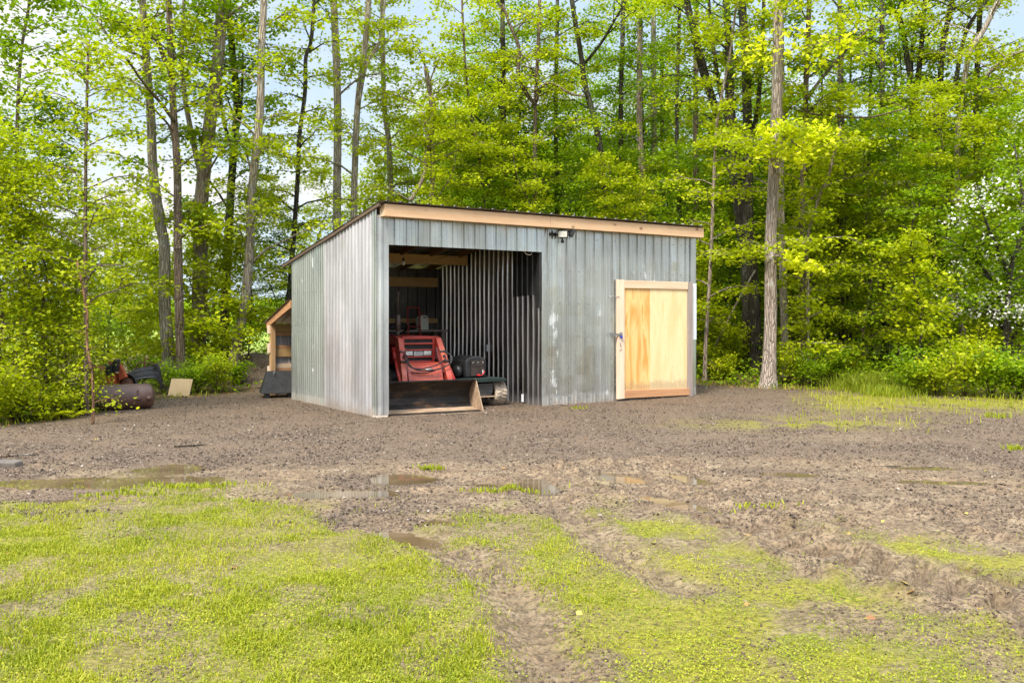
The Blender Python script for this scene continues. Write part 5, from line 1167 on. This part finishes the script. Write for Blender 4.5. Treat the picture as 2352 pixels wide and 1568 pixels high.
# dark slim trunks in the shade of the right-hand woods
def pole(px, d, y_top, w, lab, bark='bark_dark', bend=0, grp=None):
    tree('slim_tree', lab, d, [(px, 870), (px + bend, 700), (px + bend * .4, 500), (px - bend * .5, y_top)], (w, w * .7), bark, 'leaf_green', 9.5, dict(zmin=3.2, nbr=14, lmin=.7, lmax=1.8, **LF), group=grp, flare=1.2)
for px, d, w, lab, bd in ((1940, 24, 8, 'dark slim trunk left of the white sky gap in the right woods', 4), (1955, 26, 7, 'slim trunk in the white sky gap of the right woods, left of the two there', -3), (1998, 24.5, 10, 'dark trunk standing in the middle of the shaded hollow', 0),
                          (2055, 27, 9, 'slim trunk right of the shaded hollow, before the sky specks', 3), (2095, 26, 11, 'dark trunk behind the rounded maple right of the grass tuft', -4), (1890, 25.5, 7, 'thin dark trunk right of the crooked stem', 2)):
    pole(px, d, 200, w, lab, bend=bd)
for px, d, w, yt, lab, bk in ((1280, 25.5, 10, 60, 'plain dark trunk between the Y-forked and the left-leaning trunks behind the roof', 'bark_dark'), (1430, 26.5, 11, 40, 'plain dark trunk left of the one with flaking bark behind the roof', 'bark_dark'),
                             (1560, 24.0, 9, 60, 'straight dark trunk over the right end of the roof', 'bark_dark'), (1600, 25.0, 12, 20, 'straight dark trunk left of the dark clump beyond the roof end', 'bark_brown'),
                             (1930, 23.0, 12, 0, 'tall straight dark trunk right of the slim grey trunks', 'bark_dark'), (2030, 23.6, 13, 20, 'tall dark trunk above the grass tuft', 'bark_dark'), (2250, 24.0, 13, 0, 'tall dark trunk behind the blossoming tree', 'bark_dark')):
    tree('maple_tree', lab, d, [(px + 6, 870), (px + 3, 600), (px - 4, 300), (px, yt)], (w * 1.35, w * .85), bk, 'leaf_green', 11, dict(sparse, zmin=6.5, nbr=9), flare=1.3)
# thin bent stem with a few leaves near the right shrubs
tree('sapling', 'thin dark curved stem rising from the right-hand shrubs', 18.3, [(2100, 880), (2108, 800), (2112, 730), (2098, 640), (2095, 560)], (6, 3), 'bark_dark', 'leaf_lime', 3.2, dict(zmin=.8, nbr=16, lmin=.3, lmax=.9, **LF), flare=1.1)
# the blossoming tree at the right edge
bp = at(2318, 800, 18.6)
bt = thing('apple_tree', 'tree with white blossom and dark crooked trunk at the right edge', 'tree', (bp.x, 18.6, gz1(bp.x, 18.6)))
mb = MB(); base = Vector(bt.location); rnd = random.Random(44)
limbs = [[(2300, 905), (2308, 830), (2312, 770), (2315, 700), (2322, 620), (2340, 560), (2355, 500)], [(2312, 800), (2345, 745), (2380, 700), (2420, 640)], [(2313, 720), (2280, 650), (2245, 600), (2200, 560), (2165, 545)], [(2320, 640), (2290, 570), (2262, 500), (2250, 430)], [(2312, 760), (2260, 710), (2215, 680), (2180, 690)], [(2340, 570), (2350, 470), (2340, 400), (2330, 330)]]
lc, tc = [], []
for j, lp in enumerate(limbs):
    q = catmull([at(x, y, 18.6 + (j % 3 - 1) * .7 * i / len(lp)) - base for i, (x, y) in enumerate(lp)], 5)
    r0 = .085 if j == 0 else .045; fr = [r0 * (1 - .7 * i / (len(q) - 1)) for i in range(len(q))]
    mb.tube(q, fr, 8, True, True, .08)
    zq = [p.z for p in q]
    qq = sorted(q, key=lambda p: p.z)
    c, t = grow(qq, fr, max(1.0, min(zq) + .2), max(zq), 12, .4, 1.2, .3, 6, 5, 4, mb=mb, rnd=rnd, crad=.12, flat=.10); lc.append(c); tc.append(t)
mb.build('trunk', M['bark_dark'], bt)
c = np.concatenate(lc); t = np.concatenate(tc)
isf = (rng.uniform(0, 1, len(c)) < .03 + .50 * sstep(.53, .64, fbm(c[:, 0] * 1.3 + c[:, 1], c[:, 2] * 1.3, .8, 3, 5)))
link('crown', leaf_mesh('crown', c[~isf], .075 * rng.uniform(.7, 1.2, (~isf).sum()), M['leaf_green'], .5 + t[~isf] + rng.normal(0, .13, (~isf).sum())), bt)
link('blossom', leaf_mesh('blossom', c[isf], .06 * rng.uniform(.7, 1.2, isf.sum()), M['blossom'], rng.uniform(0, 1, isf.sum()), tilt=1.0, width=.5), bt)

# ------------------------------------------------------------------ shrubs, ferns, tufts along the edge of the yard
def shrub_mesh(w, h, n, leaf, seed, size=.06, tint=.5):
    rnd = random.Random(seed); mb = MB(); cl = []
    for i in range(9):
        a = i * 2.4; rad_ = rnd.uniform(.15, .5) * w
        q = [Vector((0, 0, -.03)), Vector((math.cos(a) * rad_ * .4, math.sin(a) * rad_ * .4, h * .5)), Vector((math.cos(a) * rad_, math.sin(a) * rad_, h * rnd.uniform(.7, 1)))]
        mb.tube(q, [.008, .006, .003], 4)
        for kx in range(14):
            s = rnd.uniform(.25, 1); p = q[0].lerp(q[1], s * 2) if s < .5 else q[1].lerp(q[2], s * 2 - 1)
            cl.append(p + Vector((rnd.gauss(0, .1 * w), rnd.gauss(0, .1 * w), rnd.gauss(0, .07 * h))))
    cl = np.array([tuple(c) for c in cl]); m_ = max(1, n // len(cl))
    c = np.repeat(cl, m_, 0) + rng.normal(0, 1, (len(cl) * m_, 3)) * np.array([.09 * w, .09 * w, .06 * h]); c[:, 2] = np.maximum(c[:, 2], .02)
    t = np.repeat(rng.normal(0, .15, len(cl)), m_)
    st = mb.build('stems', M['bark_brown']); ms = st.data; bpy.data.objects.remove(st)
    return ms, leaf_mesh('foliage', c, size * rng.uniform(.6, 1.3, len(c)), M[leaf], tint + t + rng.normal(0, .15, len(c)))
SH = [shrub_mesh(1.3, .95, 1700, 'leaf_green', 1), shrub_mesh(1.1, 1.1, 1500, 'leaf_lime', 2), shrub_mesh(.9, .6, 1200, 'leaf_olive', 3, .05), shrub_mesh(1.0, .8, 1400, 'leaf_green', 4, .07)]
def shrub(px, py, kind, sc, lab, dy=0):
    X, Y = gp(px, py); X = X * (Y + dy) / Y; Y += dy
    r = thing('shrub', lab, 'shrub', (X, Y, gz1(X, Y)), px * .7); r.scale = (sc, sc, sc)
    link('stems', SH[kind][0], r); link('foliage', SH[kind][1], r)
for a in ((1662, 880, 2, 1.0, 'low yellow-green shrub at the foot of the thin pale stem'), (1700, 872, 1, .9, 'shrub between the thin pale stem and the lone tan trunk', .6), (1815, 888, 1, .85, 'shrub hugging the right side of the lone tan trunk foot'), (1862, 893, 0, .8, 'green shrub right of the slim grey trunks', .2), (1905, 888, 3, 1.0, 'leafy shrub left of the long grass tuft', .5),
          (2095, 906, 0, .95, 'rounded shrub right of the long grass tuft'), (2150, 910, 2, 1.2, 'olive shrub with small leaves, second right of the grass tuft'), (2215, 912, 1, 1.0, 'light green shrub below the blossoming branches'), (2275, 914, 0, 1.0, 'dense green shrub before the blossom tree trunk'), (2340, 916, 3, 1.1, 'shrub cut by the right edge of the picture'), (2250, 895, 1, 1.2, 'taller shrub behind the dense one before the blossom tree', .6), (2130, 895, 3, 1.1, 'darker shrub behind the olive small-leaved one', .8), (1960, 888, 2, .8, 'small shrub behind the long grass tuft', 1.2),
          (452, 905, 0, .75, 'green shrub right of the leaning plywood board'), (500, 903, 1, .75, 'lime shrub midway between the board and the gravel mound'), (545, 896, 3, .6, 'small shrub at the edge of the gravel mound', .2), (375, 910, 0, .7, 'shrub between the black pipes and the leaning board', .2), (325, 900, 3, .8, 'shrub behind the black pipes', 1.0),
          (30, 972, 2, 1.0, 'yellow shrub at the left edge under the cedars', .2), (85, 968, 2, .9, 'yellow-olive shrub right of the first under the cedars', .1), (140, 962, 2, .85, 'yellow shrub nearest the brown tank', .1), (-20, 985, 1, .9, 'bright shrub cut by the left edge', .3)):
    shrub(*a)
def fern(px, py, sc, lab):
    X, Y = gp(px, py); mb = MB(); rnd = random.Random(px)
    for i in range(9):
        a = i * 2.4 + rnd.uniform(-.3, .3); L_ = rnd.uniform(.25, .38) * sc; d = Vector((math.cos(a), math.sin(a), 0)); s_ = Vector((-d.y, d.x, 0))
        for j in range(14):
            t = (j + 1) / 15; p = d * L_ * t + Vector((0, 0, L_ * (1.0 * t - .75 * t * t))); wl = .10 * sc * (1 - t) ** .7 * min(1, t * 4 + .3); e = d * L_ * .05
            for sg in (-1, 1):
                q = p + s_ * sg * wl + d * wl * .4 - Vector((0, 0, wl * .2))
                mb.add([p - e * .5, p + e * .5, q], [(0, 1, 2)])
        mb.tube([Vector((0, 0, -.01)), d * L_ * .5 + Vector((0, 0, L_ * .32)), d * L_ + Vector((0, 0, L_ * .25))], [.005, .004, .001], 4)
    r = thing('fern', lab, 'fern', (X, Y, gz1(X, Y))); o = mb.build('fronds', M['leaf_bright'], r)
    a = o.data.attributes.new('tint', 'FLOAT', 'POINT'); a.data.foreach_set('value', rng.uniform(.0, .5, len(o.data.vertices)).astype(np.float32))
fern(200, 945, 1.0, 'bright fern at the left end of the brown tank'); fern(112, 966, 1.2, 'bright yellow-green fern under the left cedars'); fern(165, 962, .9, 'smaller fern right of the bright one under the cedars')
# long grass tuft and other tufts
def tuft(px, py, n, rx, ry, h, lab, tint=.45, name='grass_tuft'):
    X0, Y0 = gp(px, py); x = X0 + rng.normal(0, rx, n); y = Y0 + rng.normal(0, ry, n); z = gz(x, y)
    o = link(name, blade_mesh(name, x - X0, y - Y0, z, h * rng.uniform(.4, 1.1, n), M['grass'], tint + rng.normal(0, .15, n), .006, .55)); o.location = (X0, Y0, 0)
    tag(o, lab, 'grass tuft', kind=None if n > 800 else 'stuff')
tuft(2010, 895, 2600, .42, .5, .34, 'tall bright green grass clump at the forest edge', .15); tuft(2040, 908, 900, .22, .3, .22, 'shorter grass clump in front of the tall one at the forest edge', .22)
tuft(990, 1085, 110, .06, .04, .055, 'small green grass tuft by the brown puddle'); tuft(1155, 1135, 170, .16, .035, .05, 'narrow strip of fresh grass blades beside the thin puddle'); tuft(430, 1125, 300, .24, .08, .05, 'grass tuft at the right end of the long left puddle'); tuft(275, 1145, 150, .2, .06, .045, 'grass tuft in front of the long left puddle')
tuft(1740, 1180, 70, .14, .06, .045, 'pale grass tuft in the churned mud between ruts', .6); tuft(2290, 960, 90, .12, .06, .10, 'lone tuft on the gravel near the right edge'); tuft(2330, 1035, 70, .06, .04, .07, 'little tuft on the gravel at the right edge'); tuft(1330, 940, 60, .1, .05, .05, 'few green blades at the foot of the front metal wall')
# undergrowth through the woods: nobody could count it
n = 90000
X = rng.uniform(-13, 17, n); Y = rng.uniform(11, 34, n); fd = forest_depth(X, Y)
fdl = sstep(.0, .5, fd) * (1 - .75 * sstep(4, 11, fd)) * (.12 + .88 * sstep(.42, .6, fbm(X, Y, 1.3, 3, 12)))
inshed = (X > -4.6) & (X < 4.0) & (Y < 20.6)
mound = np.exp(-(((X + 5.4) / 1.2) ** 2 + ((Y - 19.6) / 1.4) ** 2))
m = (rng.uniform(0, 1, n) < fdl * (1 - sstep(.2, .5, mound)) * np.where(X < -3, 1 - .9 * sstep(.8, 3.0, fd), 1)) & ~inshed
X, Y, fd = X[m], Y[m], fd[m]; zg = gz(X, Y)
hgt = rng.uniform(.03, 1, len(X)) ** 1.4 * (.22 + .55 * sstep(.3, 2.5, fd)) * (.4 + .9 * fbm(X, Y, .7, 3, 15))
o = link('undergrowth', leaf_mesh('undergrowth', np.repeat(np.stack([X, Y, zg + hgt], 1), 3, 0) + rng.normal(0, .06, (len(X) * 3, 3)) * np.array([1, 1, .5]), rng.uniform(.04, .09, len(X) * 3), M['leaf_green'], .5 + np.repeat(.3 * (fbm(X, Y, .5, 3, 17) - .5) * 2, 3) + rng.normal(0, .18, len(X) * 3)))
tag(o, 'low leafy undergrowth along the edge and floor of the woods', 'undergrowth', kind='stuff')
X = rng.uniform(-9, 12, 9000); Y = rng.uniform(11, 24, 9000); fd = forest_depth(X, Y); m = (fd > -.25) & (fd < 3) & ~((X > -4.8) & (X < 4.2) & (Y < 20.6)); X, Y = X[m], Y[m]
o = link('leaf_litter', leaf_mesh('leaf_litter', np.stack([X, Y, gz(X, Y) + .015], 1), rng.uniform(.04, .09, len(X)), M['leaf_dead'], rng.uniform(0, .7, len(X)), tilt=.3)); tag(o, 'brown dead leaves on the woodland floor', 'leaf litter', kind='stuff')
# grass fringe along the woods
X = rng.uniform(-9, 12, 40000); Y = rng.uniform(11, 21, 40000); fd = forest_depth(X, Y); q = fields(X, Y)
m = (rng.uniform(0, 1, len(X)) < np.maximum(np.exp(-((fd - .1) / .35) ** 2) * sstep(.35, .55, fbm(X, Y, .8, 3, 19)), q['moss'] * .6)) & ~((X > -4.8) & (X < 3.7) & (Y < 20.6)); X, Y = X[m], Y[m]
o = link('fringe_grass', blade_mesh('fringe_grass', X, Y, q['z'][m], rng.uniform(.03, .14, len(X)), M['grass'], .5 + rng.normal(0, .18, len(X)), .006, .6)); tag(o, 'thin fresh grass along the foot of the woods', 'grass', kind='stuff')
# fallen branch and log in the woods
def log_(pts, dpt, r, lab, mt):
    q = [at(x, y, d) for (x, y), d in zip(pts, dpt)]
    for p in q: p.z = max(p.z, gz1(p.x, p.y) + r)
    b = MB(); b.tube(catmull(q, 4), [r * (1 - .04 * i) for i in range((len(q) - 1) * 4 + 1)], 9, True, True, .06); tag(b.build('fallen_log', M[mt], None), lab, 'log')
log_([(1625, 835), (1660, 855), (1690, 868)], [20.4, 20.2, 20.0], .07, 'reddish fallen branch lying at the edge right of the shed', 'bark_red')
log_([(1640, 800), (1690, 700), (1735, 620)], [21.2, 21.0, 20.9], .03, 'long thin branch propped against the dark trunk clump', 'bark_grey')
log_([(1930, 830), (1990, 822), (2040, 818), (2075, 815)], [25, 24.8, 25, 25.2], .12, 'dark fallen log in the shaded hollow of the right woods', 'bark_dark')
# a hedge of far trees closing the field at left and the back of the woods: reads as one mass
n = 60000
a = rng.uniform(0, 1, n); X = np.where(a < .30, rng.uniform(-62, -6, n), rng.uniform(-4, 36, n)); base_d = np.where(a < .30, 95, 47)
Y = base_d + rng.normal(0, 1.8, n) * np.where(a < .30, 2, 1)
hm = np.where(a < .30, 1.6 + 2.6 * fbm(X, X * 0, 6, 3, 3), 7.5 + 5 * fbm(X, X * 0, 5, 3, 4))
Z = rng.uniform(0, 1, n) ** .9 * hm
o = link('distant_woods', leaf_mesh('distant_woods', np.stack([X, Y, Z], 1), rng.uniform(.3, .55, n), M['leaf_green'], .5 + .4 * (fbm(X, Z, 2.2, 3, 66) - .5) * 2 + rng.normal(0, .15, n), tilt=.8)); tag(o, 'far-off mass of trees beyond the woods and the field', 'woods', kind='stuff')
